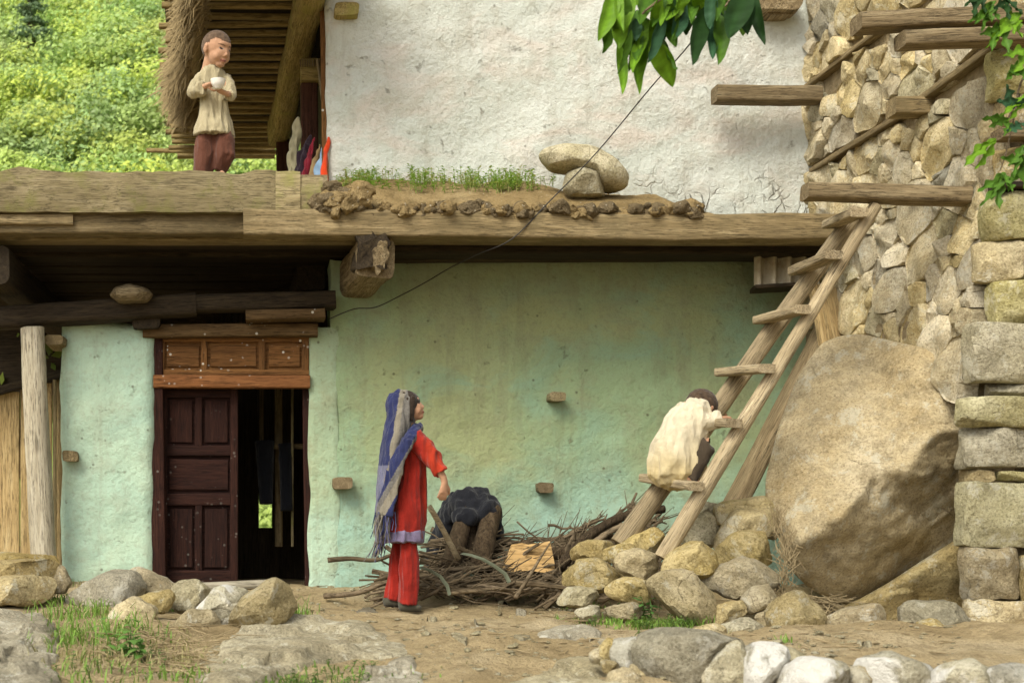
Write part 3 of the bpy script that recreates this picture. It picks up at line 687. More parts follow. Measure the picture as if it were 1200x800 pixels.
# soil bank on the terrace with clods along its lip
ac = []; nx, ny = 110, 14; V = []; Fc = []
def soil_top(px):
    pts = [(330, 246), (385, 214), (420, 207), (520, 213), (640, 214), (690, 226), (740, 228), (790, 229), (830, 252), (900, 256)]
    for (a, b), (c, d) in zip(pts, pts[1:]):
        if a <= px <= c: return b + (d - b) * (px - a) / (c - a)
    return 252
for i in range(nx + 1):
    px = 372 + (830 - 372) * i / nx
    for j in range(ny + 1):
        t = j / ny; Y = 8.44 + (9.24 - 8.44) * t; py = 251 + (soil_top(px) - 251) * (1 - (1 - t) ** 2.2)
        q = P(px, py, Y) if j else P(px, 252, Y)
        x = P(px, 0, 8.7).x
        V.append((x, Y, q.z + (.022 * fbm((x, Y, 0), 5, 6, 4) if 0 < j < ny else 0)))
for i in range(nx):
    for j in range(ny): a = i * (ny + 1) + j; Fc.append((a, a + ny + 1, a + ny + 2, a + 1))
soil = mk('terrace_soil', V, Fc, M_SOIL, house, Matrix.Identity(4), True, 0)
for k in range(190):
    px = rng.uniform(374, 824) if k > 30 else rng.uniform(374, 424)
    if 690 < px < 750 and k % 3: continue
    s_ = rng.uniform(5, 13) * (1.3 if px < 425 else 1); py = rng.uniform(242, 252) - (rng.uniform(0, 22) if px < 425 else 0)
    o = [(px + s_ * rng.uniform(.6, 1.2) * math.cos(a), py + .6 * s_ * rng.uniform(.6, 1.2) * math.sin(a)) for a in [q * 6.28 / 8 for q in range(8)]]
    rock(o, 8.43 + rng.uniform(-.02, .09), .07, (M_SOIL, M_CLOD, M_SOIL, M_CLOD)[k % 4], 300 + k, 'clod', None, None, None, 3, 18, soil, 2.0)

# corrugated patch in the corner of the ground floor and the board under it
V = []; Fc = []; n = 56
for i in range(n + 1):
    px = 884 + 74 * i / n; a = i / n * 4.2 * 2 * math.pi
    for py in (294, 308, 322, 336 + (nz((px * .1, 0, 0)) * 2)):
        for dy in (0, .008): q = P(px, py, 8.95); V.append((q.x, q.y - .03 * math.sin(a) + dy, q.z))
for i in range(n):
    o = i * 8
    for k in range(3): a = o + 2 * k; Fc.append((a, a + 2, a + 10, a + 8)); Fc.append((a + 1, a + 9, a + 11, a + 3))
    Fc.append((o, o + 8, o + 9, o + 1)); Fc.append((o + 6, o + 7, o + 15, o + 14))
mk('corrugated_patch', V, Fc, M_SHEET, house, None, True, 60)
beam('shelf_board', P(882, 339, 9.0), P(935, 336, 8.95), .22, .03, M_DARKW, house, 171, .05, 8, 8)

# ------------------------------------------------------------------ rubble wall on the right
swall = thing('stone_wall', (3.9, 8.0, 0), 'dry rubble stone wall with projecting timbers and squared corner blocks', 'wall')
YA, YB = 7.12, 9.3; ZA, ZB = 1.0, 4.45
def wallX(Y, z): t = (YB - Y) / (YB - YA); return 3.70 + t * (-.05 + .17 * ss(1.0, 2.4, z))
def zlow(Y): return 1.2 + .27 * (Y - 7.1)
def clip(poly, nx_, ny_, d):
    r = []
    for i in range(len(poly)):
        a, b = poly[i], poly[(i + 1) % len(poly)]; da = nx_ * a[0] + ny_ * a[1] - d; db = nx_ * b[0] + ny_ * b[1] - d
        if da <= 0: r.append(a)
        if (da < 0 < db) or (db < 0 < da): t = da / (da - db); r.append((a[0] + (b[0] - a[0]) * t, a[1] + (b[1] - a[1]) * t))
    return r
r3 = random.Random(23); seeds = []
def try_add(n, rmin):
    for _ in range(n):
        u, v = r3.uniform(YA, YB), r3.uniform(ZA, ZB)
        if all(((u - a) * .92) ** 2 + ((v - b) * 1.15) ** 2 > (.5 * (rmin + c)) ** 2 * 1.0 for a, b, c in seeds): seeds.append((u, v, rmin))
for px, py, s in ((1125, 105, .42), (1075, 300, .3), (1150, 190, .34), (1015, 125, .3), (985, 165, .28), (1110, 340, .26), (1085, 175, .3), (1160, 235, .26)):
    Y = 3.74 * F / (px - VX); seeds.append((Y, wz(py, Y), s))
for n_, rm in ((60, .36), (160, .27), (500, .20), (1500, .15), (2500, .11), (3500, .075)): try_add(n_, rm)
laces = [(3.43, .018), (2.86, .024), (2.05, .0)]
def stone_cell(poly, seed):
    n = 28; poly = [Vector((a, b)) for a, b in poly]; c = sum(poly, Vector((0, 0))) / len(poly)
    area = abs(sum(poly[i].x * poly[(i + 1) % len(poly)].y - poly[(i + 1) % len(poly)].x * poly[i].y for i in range(len(poly)))) / 2; R = math.sqrt(area / math.pi)
    if R < .022: return
    poly = [c + (q - c) * max(.3, 1 - .0025 / max(.02, (q - c).length)) for q in poly]
    b = resample(chaikin(poly, 1) if R > .05 and seed % 3 == 0 else poly, n); rr = random.Random(seed)
    fac = [(rr.uniform(-1, 1), rr.uniform(-1, 1), rr.uniform(.25, .8)) for _ in range(3)]
    tx, tz_ = rr.uniform(-.2, .2), rr.uniform(-.2, .2); pro = rr.uniform(.006, .024) + .07 * min(R, .12); V = []; Fc = []
    S = ((1.0, -.11), (1.0, -.003), (.985, .72), (.95, .93), (.72, .99), (.4, 1.0))
    for s, h in S:
        for q in b:
            p = c + (q - c) * s; hh = (h * pro if h > 0 else h) + (tx * (p.x - c.x) + tz_ * (p.y - c.y)) * (1 if h > 0 else 0)
            w_ = fbm((p.x, p.y, seed * .1), 5 / max(.06, R) * .12, seed * .37, 3)
            if h > 0:
                for fx, fz, fd in fac: hh = min(hh, pro * (1.05 + fd) - .55 * (fx * (p.x - c.x) + fz * (p.y - c.y)) * (1 + fd))
                hh = max(-.01, hh) + .15 * R * w_
            V.append((wallX(p.x, p.y) - hh, p.x + .008 * nz((p.x, p.y, 0), 14, seed), p.y + .008 * nz((p.y, p.x, 3), 14, seed)))
    hh = pro + .15 * R * rr.uniform(-1, 1); V.append((wallX(c.x, c.y) - hh, c.x, c.y)); t = len(V) - 1
    for k in range(len(S) - 1):
        for j in range(n): a, d = k * n + j, k * n + (j + 1) % n; Fc.append((a, d, d + n, a + n))
    o = (len(S) - 1) * n
    for j in range(n): Fc.append((o + j, o + (j + 1) % n, t))
    mk('stone', V, Fc, M_WALLST if rr.random() < .8 else (M_GREY if rr.random() < .6 else M_TAN), swall, None, True, 38)
ns = 0
order = sorted(range(len(seeds)), key=lambda i: -seeds[i][2])
for idx in order:
    u, v, c = seeds[idx]
    poly = [(YA, ZA), (YB, ZA), (YB, ZB), (YA, ZB)]
    for j, (a, b, d) in enumerate(seeds):
        if j == idx or abs(a - u) > .8 or abs(b - v) > .8: continue
        nx_, ny_ = a - u, b - v; q = (nx_ * nx_ + ny_ * ny_); L = math.sqrt(q)
        mid = (q + (c * c - d * d) * .25) / 2 / L     # power diagram: bigger stones keep more room
        poly = clip(poly, nx_ / L, ny_ / L, (u * nx_ + v * ny_) / L + mid)
        if len(poly) < 3: break
    if len(poly) < 3: continue
    for lz, lh in laces:
        if lh: poly = clip(poly, 0, -1, -(lz + lh)) if v > lz else clip(poly, 0, 1, lz - lh)
        if len(poly) < 3: break
    if len(poly) < 3 or ns > 296 or v < zlow(u): continue
    stone_cell(poly, idx); ns += 1
# core behind the joints
n = 12; V = []; Fc = []
for i in range(n + 1):
    t = i / n; za = zlow(YA) - .1 + (4.6 - zlow(YA) + .1) * t; zb_ = zlow(YB) - .1 + (4.6 - zlow(YB) + .1) * t
    V += [(wallX(YB, zb_) + .03, YB + .1, zb_), (wallX(YA, za) + .03, YA + .03, za), (wallX(YA, za) + 1.2, YA + .03, za), (wallX(YB, zb_) + 1.2, YB + .1, zb_)]
for i in range(n):
    for j in range(4): a = i * 4 + j; b = i * 4 + (j + 1) % 4; Fc.append((a, b, b + 4, a + 4))
Fc += [(0, 3, 2, 1), (n * 4, n * 4 + 1, n * 4 + 2, n * 4 + 3)]
mk('wall_core', V, Fc, M_MUD, swall, smooth=False)
V, Fc = boxV((4.78, 8.25, .45), (1.5, 2.0, 1.6)); mk('wall_core', V, Fc, M_MUD, swall, smooth=False)
# squared blocks of the near end
def block(x0, x1, y0, y1, Yf, depth, m, seed):
    k = Yf / F; c = P((x0 + x1) / 2, (y0 + y1) / 2, Yf); hx_, hz2 = (x1 - x0) * k / 2, (y1 - y0) * k / 2; bm = bmesh.new(); bmesh.ops.create_cube(bm, size=2)
    bmesh.ops.subdivide_edges(bm, edges=bm.edges[:], cuts=9, use_grid_fill=True); V = []
    rr = random.Random(seed); pl = [(Vector((rr.uniform(-1, 1), rr.uniform(-1, -.1), rr.uniform(-1, 1))).normalized(), rr.uniform(.95, 1.3)) for _ in range(9)]
    for v in bm.verts:
        p = v.co.copy(); m4 = (abs(p.x) ** 18 + abs(p.y) ** 18 + abs(p.z) ** 18) ** (1 / 18); p = p / m4
        for nv, d in pl:
            q = nv.dot(p) - d
            if q > 0: p -= nv * q * .97
        w_ = Vector((c.x + p.x * hx_, c.y + depth / 2 + p.y * depth / 2, c.z + p.z * hz2))
        w_ += Vector((fbm(w_, 4, seed, 3) * .022, fbm(w_, 5, seed + 5, 4) * .03 - .012 * (rr.random() < .0), fbm(w_, 4, seed + 11, 3) * .018))
        V.append(w_)
    Fc = [tuple(q.index for q in f.verts) for f in bm.faces]; bm.free()
    return mk('corner_stone', V, Fc, m, swall, None, True, 38)
for i, (x0, x1, y0, y1, yf, mm) in enumerate([
    (1164, 1232, 52, 112, 6.98, M_MOSSY), (1172, 1240, 112, 152, 7.0, M_BROWN), (1170, 1250, 168, 216, 7.0, M_BROWN), (1157, 1250, 222, 279, 6.96, M_MOSSY),
    (1147, 1196, 281, 329, 6.98, M_TAN), (1192, 1260, 279, 326, 7.0, M_MOSSY), (1164, 1250, 329, 376, 6.97, M_MOSSY), (1137, 1262, 377, 446, 6.94, M_GREY), (1154, 1240, 446, 463, 6.99, M_GREY),
    (1117, 1250, 462, 500, 6.92, M_MOSSY), (1121, 1230, 501, 548, 6.96, M_GREY), (1126, 1165, 547, 567, 6.99, M_BROWN), (1160, 1235, 553, 563, 6.97, M_MOSSY),
    (1119, 1240, 564, 641, 6.95, M_MOSSY), (1124, 1196, 641, 703, 6.94, M_BROWN), (1194, 1260, 650, 725, 6.9, M_TAN), (1129, 1240, 703, 762, 6.95, M_BROWN),
    (1222, 1320, 60, 240, 7.02, M_BROWN), (1235, 1330, 240, 460, 7.02, M_MOSSY), (1225, 1330, 460, 640, 7.02, M_MOSSY), (1230, 1330, 640, 765, 7.02, M_BROWN), (1150, 1330, -60, 20, 7.02, M_BROWN)]):
    block(x0 + (13 if y0 > 440 else 6), x1 + 6, y0, y1, yf, .13, mm, 40 + i)
# timbers in and out of the wall
for (a, b, z0, z1, th) in ((9.25, 8.2, 3.41, 3.45, .032), (9.1, 7.86, 2.83, 2.87, .036), (7.78, 7.05, 2.89, 2.95, .04)):
    beam('timber_lace', (wallX(a, z0) + .018, a, z0), (wallX(b, z1) + .018, b, z1), .09, th, M_BEAM, swall, int(a * 10), .06, 12, 8)
beam('projecting_beam', P(837, 111, 8.98), P(960, 112, 8.98), .13, .108, M_PROJ, swall, 181, .06, 14, 7)
beam('projecting_beam', P(943, 225, 7.3), P(1133, 231, 7.3), .13, .092, M_PROJ, swall, 182, .09, 22, 5)
beam('projecting_beam', P(1003, 29, 6.95), P(1215, 19, 6.95), .14, .085, M_PROJ, swall, 183, .09, 20, 6)
beam('projecting_beam', P(1054, 49, 6.9), P(1215, 42, 6.9), .13, .078, M_PROJ, swall, 184, .08, 18, 6)
beam('projecting_beam', P(1044, 126, 7.75), P(1100, 126, 7.75), .13, .1, M_BEAM, swall, 185, .05, 8, 9)
beam('timber_lace', P(1168, 159, 6.95), P(1260, 156, 6.95), .12, .055, M_PROJ, swall, 186, .06, 10, 7)
beam('timber_lace', P(1165, 219, 6.99), P(1260, 218, 6.99), .12, .03, M_DARKW, swall, 187, .06, 10, 7)

# ------------------------------------------------------------------ the boulder against the wall
def bdepth(x, y):
    # two faces meeting in a ridge that climbs to the right: a smooth sloping top, an undercut below
    ax, ay, bx, by = 912, 648, 1150, 478; L = math.hypot(bx - ax, by - ay); d = ((x - ax) * (by - ay) - (y - ay) * (bx - ax)) / L
    d += 14 * nz((x * .02, y * .02, 0), 1, 3) + 5 * nz((x * .07, y * .07, 0), 1, 5); h = math.sqrt(d * d + 30)
    up, dn = (h + d) / 2, (h - d) / 2
    return 7.24 + .0043 * (1 - .62 * ss(1000, 1150, x)) * up + .0042 * dn - .0003 * (x - 1000) + .05 * nz((x * .012, y * .012, 0), 1, 8)
def relief(name, outline, depth, back, m, seed, label, n=150, rings=46, edge=.16, rough=1):
    b = resample(chaikin([Vector((x, y, 0)) for x, y in outline], 1), n); c = sum(b, Vector()) / n; V = []; Fc = []
    for k in range(1, rings + 1):
        s = k / rings
        for q in b:
            p = c.lerp(q, s); Y = depth(p.x, p.y) + edge * s ** 9
            w_ = P(p.x, p.y, Y); d = .05 * fbm(w_, 1.6, seed, 4) + .018 * fbm(w_, 8, seed + 7, 4)
            d -= .03 * ss(.52, .6, mnoise.noise(Vector((w_.x * 1.3 + w_.z * 1.2, w_.z * 4 - w_.x * 3.6, seed)))) 
            V.append(P(p.x, p.y, Y + d * rough))
    for q in b: p = c.lerp(q, .96); V.append(P(p.x, p.y, back))
    for q in b: p = c.lerp(q, .5); V.append(P(p.x, p.y, back + .25))
    V.append(P(c.x, c.y, depth(c.x, c.y))); t = len(V) - 1
    for k in range(rings + 1):
        for j in range(n): a, d = k * n + j, k * n + (j + 1) % n; Fc.append((a, a + n, d + n, d))
    for j in range(n): Fc.append((t, j, (j + 1) % n))
    Fc.append(tuple((rings + 1) * n + j for j in range(n)))
    return mk(name, V, Fc, m, None, None, True, 0, label=label, cat='boulder')
M_BOULDER = rock_mat('boulder_stone', (.40, .315, .18), (.49, .405, .255), (.56, .48, .33))
relief('boulder', [(962, 402), (985, 393), (1010, 391), (1040, 398), (1090, 409), (1150, 424), (1210, 450), (1215, 560), (1190, 610), (1130, 643), (1080, 668), (1035, 692), (1000, 711), (975, 703), (950, 690), (930, 672), (918, 645), (914, 612), (897, 585), (897, 560), (912, 500), (935, 440)],
       bdepth, 8.7, M_BOULDER, 5, 'huge tan boulder leaning against the stone wall behind the ladder', edge=.07)
relief('slab_rock', [(978, 714), (1010, 700), (1045, 680), (1075, 660), (1120, 632), (1150, 612), (1155, 740), (1060, 745), (990, 735)],
       lambda x, y: 7.22 + .12 * ss(660, 720, y) - .0002 * (x - 980) + .25 * ss(1010, 980, x), 8.2, M_BROWN, 9, 'brown slab of rock wedged under the huge boulder', 60, 16, .1, .7)

# ------------------------------------------------------------------ loose rocks
PILE = 'rocks heaped at the foot of the ladder'; ROW = 'pale rocks along the front edge'; DOORR = 'rocks before the doorway'; BASE = 'rocks below the huge boulder'
R_ = [
 # outline, Y, thickness, material, label, group, cuts
 ([(672,644),(683,634),(721,635),(723,641),(705,656),(676,656)], 7.75, .1, M_TAN, 'flat tan rock by the brushwood, partly under a longer slab', PILE, 4),
 ([(704,648),(735,633),(760,620),(774,628),(768,644),(723,658),(705,656)], 7.6, .12, M_TAN, 'long slanting slab at the foot of the thick ladder rail', PILE, 6),
 ([(724,658),(731,647),(747,645),(766,653),(769,670),(759,680),(745,677),(728,669)], 7.35, .12, M_TAN, 'rounded pale rock just left below the thin ladder rail', PILE, 5),
 ([(663,672),(683,657),(704,658),(735,675),(730,683),(711,691),(697,692),(666,684)], 7.5, .14, M_TAN, 'pointed tan rock with a flat broken side beside the brushwood', PILE, 7),
 ([(711,689),(725,680),(745,678),(765,684),(763,703),(745,707),(728,705),(714,695)], 7.2, .12, M_TAN, 'wedge-shaped rock over the weeds, under the rounded pale one', PILE, 5),
 ([(655,708),(666,689),(690,689),(702,698),(685,710)], 7.3, .12, M_GREY, 'low greyish rock at the edge of the dirt path beside grass', PILE, 4),
 ([(765,686),(778,674),(806,672),(823,684),(835,705),(828,722),(816,734),(801,724),(773,698)], 6.95, .18, M_TAN, 'big oval tan rock tilted over the weeds', PILE, 3),
 ([(779,667),(787,651),(816,635),(837,648),(840,665),(820,676),(782,672)], 7.2, .14, M_TAN, 'humped rock at the right of the thin ladder rail foot', PILE, 3),
 ([(801,634),(806,613),(828,601),(842,606),(842,630),(830,640)], 7.7, .12, M_GREY, 'speckled round rock behind the thin ladder rail', PILE, 4),
 ([(812,600),(826,588),(840,592),(842,606),(824,612)], 8.0, .12, M_GREY, 'dim rock behind the speckled one against the green wall', PILE, 4),
 ([(711,712),(740,705),(752,712),(744,726),(716,722)], 7.05, .1, M_TAN, 'low rock half covered by weeds', PILE, 4),
 ([(673,715),(699,710),(706,722),(687,729)], 6.95, .1, M_GREY, 'flat chip of rock in the dirt beside the weeds', PILE, 4),
 ([(842,596),(851,589),(903,582),(925,591),(922,606),(911,608),(894,603),(846,616)], 7.65, .16, M_TAN, 'squared slab on top of the heap beside the boulder', PILE, 6),
 ([(851,615),(863,601),(899,598),(909,608),(908,632),(899,629),(861,630),(849,643),(841,641)], 7.5, .15, M_TAN, 'blocky rock second from the top of the heap', PILE, 6),
 ([(845,641),(862,628),(899,625),(905,646),(899,660),(875,659),(846,662)], 7.35, .15, M_TAN, 'squared block third from the top of the heap', PILE, 7),
 ([(825,680),(849,665),(868,655),(884,658),(908,677),(899,687),(875,699),(851,697)], 7.15, .16, M_TAN, 'ridged lens-shaped rock under the squared blocks', PILE, 5),
 ([(872,703),(882,691),(901,687),(911,701),(903,710),(880,718),(874,712)], 6.95, .11, M_TAN, 'small smooth rock between the ridged rock and the round one', PILE, 3),
 ([(830,712),(851,707),(871,705),(873,715),(858,729),(835,733)], 6.9, .12, M_TAN, 'flat rock in the hollow beside the oval one', PILE, 5),
 ([(811,738),(830,732),(846,734),(851,750),(827,752)], 6.6, .1, M_TAN, 'low tan rock touching the pale front row', PILE, 4),
 ([(848,733),(875,724),(892,734),(892,751),(851,750)], 6.65, .13, M_GREY, 'grey angular rock behind the pale front row', PILE, 6),
 ([(903,722),(918,703),(937,696),(956,712),(963,736),(960,756),(927,754),(906,743)], 6.75, .17, M_TAN, 'large round rock below the left side of the boulder', PILE, 5),
 ([(888,722),(908,710),(914,719),(901,738),(892,732)], 6.85, .1, M_BROWN, 'small brown rock squeezed beside the large round one', PILE, 4),
 ([(962,731),(992,714),(1029,708),(1045,717),(1037,727),(1005,746),(983,756)], 6.8, .14, M_BROWN, 'long flat rock lying below the slab', BASE, 6),
 ([(1028,751),(1042,735),(1055,734),(1066,752),(1044,758),(1029,758)], 6.65, .1, M_GREY, 'small pyramid-shaped rock on the dirt', BASE, 6),
 ([(1012,742),(1024,735),(1036,736),(1038,752),(1016,754)], 6.75, .08, M_BROWN, 'dark little rock behind the pyramid-shaped one', BASE, 4),
 ([(1060,714),(1074,705),(1105,708),(1128,712),(1129,733),(1079,753),(1068,751)], 6.85, .16, M_GREY, 'smooth grey-green rock beside the corner blocks', BASE, 3),
 ([(1079,731),(1096,726),(1111,734),(1107,752),(1081,754)], 6.65, .1, M_TAN, 'pinkish rock in front of the grey-green one', BASE, 4),
 ([(1105,743),(1113,735),(1128,736),(1133,749),(1109,754)], 6.6, .08, M_TAN, 'small pale rock next to the lowest corner block', BASE, 3),
 ([(998,755),(1015,749),(1028,752),(1026,760),(1002,761)], 6.6, .06, M_TAN, 'low sandy rock flush with the dirt', BASE, 3),
 ([(691,767),(702,761),(705,773),(693,776)], 5.03, .06, M_TAN, 'smallest stone at the end of the pale row', ROW, 4),
 ([(701,760),(711,747),(725,749),(722,760),(713,776),(704,775)], 5.03, .07, M_TAN, 'narrow upright tan stone near the end of the pale row', ROW, 4),
 ([(714,769),(723,751),(752,748),(757,763),(747,780),(736,787),(721,784)], 4.99, .12, M_WHITE, 'egg-shaped white rock near the end of the pale row', ROW, 3),
 ([(749,763),(760,746),(810,740),(862,752),(838,763),(824,791),(800,815),(758,815)], 4.90, .2, M_GREY, 'largest pale rock of the front row with a smooth top', ROW, 4),
 ([(821,783),(836,766),(849,755),(873,752),(872,781),(868,815),(823,815)], 4.81, .15, M_GREY, 'mottled grey rock beside the largest one of the row', ROW, 4),
 ([(864,791),(875,763),(890,755),(914,757),(918,776),(907,802),(868,812)], 4.77, .15, M_WHITE, 'chalky white rock in the middle of the row', ROW, 5),
 ([(912,770),(925,759),(942,763),(944,778),(920,793)], 4.81, .1, M_GREY, 'small grey rock touching the chalky white one', ROW, 4),
 ([(914,810),(925,783),(945,772),(985,776),(994,812)], 4.64, .15, M_WHITE, 'blue-grey rock with white patches in the row', ROW, 5),
 ([(988,806),(996,785),(1008,780),(1020,786),(1018,812)], 4.68, .1, M_TAN, 'small tan rock between two white ones of the row', ROW, 4),
 ([(1011,775),(1048,767),(1079,777),(1094,788),(1082,815),(1014,815)], 4.68, .15, M_WHITE, 'wide rock capped with bright white in the row', ROW, 5),
 ([(1088,810),(1113,777),(1135,773),(1159,783),(1153,817)], 4.59, .15, M_WHITE, 'half white half grey rock in the row', ROW, 4),
 ([(1145,812),(1157,788),(1178,781),(1215,783),(1225,820)], 4.55, .15, M_WHITE, 'flat-topped white rock at the row end below the corner blocks', ROW, 4),
 ([(706,775),(722,776),(724,790),(709,788)], 4.94, .06, M_BROWN, 'brown stone wedged under the egg-shaped white rock', ROW, 3),
 ([(718,790),(736,784),(750,800),(742,815),(716,812)], 4.81, .1, M_TAN, 'tan stone low down under the egg-shaped rock', ROW, 4),
 ([(742,782),(752,780),(757,796),(745,796)], 4.90, .06, M_TAN, 'pebble-sized stone against the largest pale rock', ROW, 3),
 ([(-40,680),(20,676),(52,677),(62,682),(56,700),(27,710),(12,708),(-40,716)], 7.6, .2, M_TAN, 'lower slab of the stacked stones before the pale post', DOORR, 6),
 ([(-40,660),(30,657),(60,658),(67,663),(62,678),(-40,678)], 7.7, .2, M_BROWN, 'middle slab of the stacked stones before the pale post', DOORR, 7),
 ([(-40,651),(10,648),(58,652),(62,659),(-40,661)], 7.95, .16, M_BROWN, 'thin top slab of the stacked stones before the pale post', DOORR, 5),
 ([(60,682),(71,662),(83,682),(77,694),(63,694)], 7.8, .1, M_BROWN, 'pointed brown stone beside the stacked slabs', DOORR, 4),
 ([(80,702),(104,682),(129,671),(156,674),(168,690),(150,712),(112,716)], 7.75, .22, M_GREY, 'dark grey domed rock below the teal wall', DOORR, 2),
 ([(152,673),(162,665),(179,671),(206,686),(208,696),(177,697),(158,686)], 7.95, .14, M_TAN, 'angular rock at the foot of the teal wall beside the dome', DOORR, 6),
 ([(122,736),(135,711),(158,700),(180,714),(170,744),(133,744)], 7.0, .16, M_TAN, 'cream rock behind the broad-leaved weed', DOORR, 4),
 ([(156,702),(196,691),(204,698),(192,718),(179,717)], 7.2, .12, M_TAN, 'cream flat-topped rock behind the straw', DOORR, 5),
 ([(198,700),(208,683),(229,681),(252,697),(233,716),(208,716)], 7.4, .13, M_GREY, 'grey-green rock below the door leaf', DOORR, 5),
 ([(189,734),(206,732),(225,717),(246,717),(256,735),(247,757),(227,760),(210,746)], 6.6, .07, M_TAN, 'flat round-ended tan stone lying on the straw', DOORR, 3),
 ([(230,716),(257,690),(286,690),(290,695),(274,725),(258,736),(247,721)], 6.75, .12, M_WHITE, 'whitish oblong rock leaning on the flat tan stone', DOORR, 3),
 ([(270,729),(284,702),(317,682),(338,690),(342,711),(328,729),(297,741),(278,736)], 6.6, .17, M_TAN, 'big angular rock with sharp ridges at the doorway', DOORR, 7),
]
for i, (o, Y, th, m, lab, g, cu) in enumerate(R_): rock(o, Y, th, m, i + 1, 'rock', lab, 'rock', g, cu)
rock([(633,184),(637,176),(660,171),(693,174),(720,188),(735,207),(733,220),(721,225),(703,222),(694,208),(660,200),(642,196)], 8.82, .2, M_GREY, 201, 'flat_stone', 'long smooth brown stone balanced on a smaller one on the terrace', 'stone', None, 1, 48, rough=.5)
rock([(660,222),(664,203),(680,197),(700,203),(711,216),(708,230),(670,232)], 8.75, .13, M_GREY, 202, 'flat_stone', 'squat brown stone carrying the long smooth one on the terrace', 'stone', None, 2, rough=.5)
beam('door_log', P(234, 688, 7.9), P(312, 684, 8.0), .08, .055, M_POSTPALE, None, 205, .08, 12, 3, label='pale log lying behind the rocks at the doorway', cat='log')
rock([(128, 346), (134, 337), (152, 333), (172, 337), (180, 346), (172, 354), (140, 355)], 8.98, .1, M_PROJ, 206, 'bundle', 'rounded dusty bundle lying on the log above the teal wall', 'bundle', None, 1, 40, rough=.6)

# small stones strewn on the path
chips = Acc(); r4 = random.Random(3)
for k in range(1100):
    px, py = r4.uniform(330, 1130), r4.uniform(692, 798); s = r4.choice([1, 1.4, 2, 3, 4.5]) * r4.uniform(.5, 1.3)
    g = on_ground(px, py); R = s * g.y / F
    V, Fc = ellV(g + Vector((0, 0, R * .15)), (R * r4.uniform(.8, 1.8), R * r4.uniform(.8, 1.5), R * r4.uniform(.3, .7)), Matrix.Rotation(r4.uniform(0, 3), 3, 'Z'), 6, 4)
    chips.add([Vector(v) + Vector((r4.gauss(0, R * .15), 0, r4.gauss(0, R * .1))) for v in V], Fc)
chips.mk('pebbles', M_GREY, None, label='pebbles and stone chips strewn on the dirt path', cat='pebbles', kind='stuff')

# ------------------------------------------------------------------ ladder
b1, t1 = P(727, 638, 7.72), P(1006, 247, 7.62); b2, t2 = P(776, 654, 7.3), P(1026, 241, 7.3)
lad = thing('ladder', b2, 'rough wooden ladder of two poles and plank rungs leaning up to a beam', 'ladder')
beam('rail', b1, t1, .115, .115, M_LADDER, lad, 211, .07, 30, 2.6, taper=.8)
beam('rail', b2, t2, .09, .09, M_LADDER, lad, 212, .06, 30, 2.3, taper=.72)
def on_line(a, b, py):     # point of the rail that shows at height py
    lo, hi = 0, 1
    for _ in range(40):
        m_ = (lo + hi) / 2; q = a.lerp(b, m_)
        if VY - (q.z - CZ) * F / q.y > py: lo = m_
        else: hi = m_
    return a.lerp(b, lo)
for i, (ya, yb2) in enumerate(((574, 583), (508, 510), (450, 447), (388, 379), (330, 316), (276, 266))):
    q0, q1 = on_line(b1, t1, ya), on_line(b2, t2, yb2); off = Vector((-.05, -.03, .065)); d = (q1 - q0).normalized()
    beam('rung', q0 + off - d * .06, q1 + off + d * .05, .10, .048, M_LADDER, lad, 220 + i, .08, 10, 6)
# timbers leaning behind the ladder
beam('leaning_timber', P(850, 612, 8.75), P(968, 385, 8.85), .17, .1, M_PROJ, None, 231, .06, 20, 6, label='dark weathered timber leaning on the green wall behind the ladder', cat='timber')
beam('leaning_board', P(984, 440, 8.6), P(963, 335, 8.75), .2, .05, M_FENCE, None, 232, .06, 12, 8, label='short tan board standing behind the top of the boulder', cat='board')

# ------------------------------------------------------------------ plank fence on the left
fen = thing('plank_fence', P(20, 690, 9.6), 'weathered plank partition left of the teal wall behind the pale post', 'fence')
px = -75; i = 0
while px < 68:
    wd = (33, 36, 30, 38, 20, 22)[i % 6]; yt = 462 - (px + wd / 2) * .3
    lath('plank', px, px + wd - 1.2, yt, 700, 9.6 + rng.uniform(0, .03), .03, M_FENCE, fen, 240 + i); px += wd; i += 1
beam('top_rail', P(-75, 478, 9.55), P(74, 437, 9.55), .06, .06, M_DARKW, fen, 249, .06, 12, 7)
lath('batten', 62, 66, 445, 650, 9.52, .03, M_BEAM, fen, 251)

# ------------------------------------------------------------------ brushwood heap against the green wall
r5 = random.Random(17)
def stick_pts(p0, p1, bend, seg=6):
    d = p1 - p0; side = d.cross(Vector((0, 1, 0))).normalized() if d.cross(Vector((0, 1, 0))).length > 1e-3 else Vector((0, 0, 1)); q = []
    b2_ = Vector((0, r5.uniform(-1, 1), 0)); a1 = r5.uniform(-1, 1)
    for i in range(seg + 1):
        t = i / seg; q.append(p0 + d * t + (side * a1 + b2_ * .5) * bend * math.sin(math.pi * t) + Vector((r5.gauss(0, .006), r5.gauss(0, .006), r5.gauss(0, .006))))
    return q
def heap_y(px): return 8.9
def heap_top(px):
    pts = [(440, 690), (500, 665), (540, 626), (575, 630), (600, 645), (640, 640), (680, 615), (720, 600), (760, 600), (800, 640)]
    for (a, b), (c, d) in zip(pts, pts[1:]):
        if a <= px <= c: return b + (d - b) * (px - a) / (c - a)
    return 690
bulk = Acc(); HEAP = 'sticks of the brushwood heap'; nst = 0
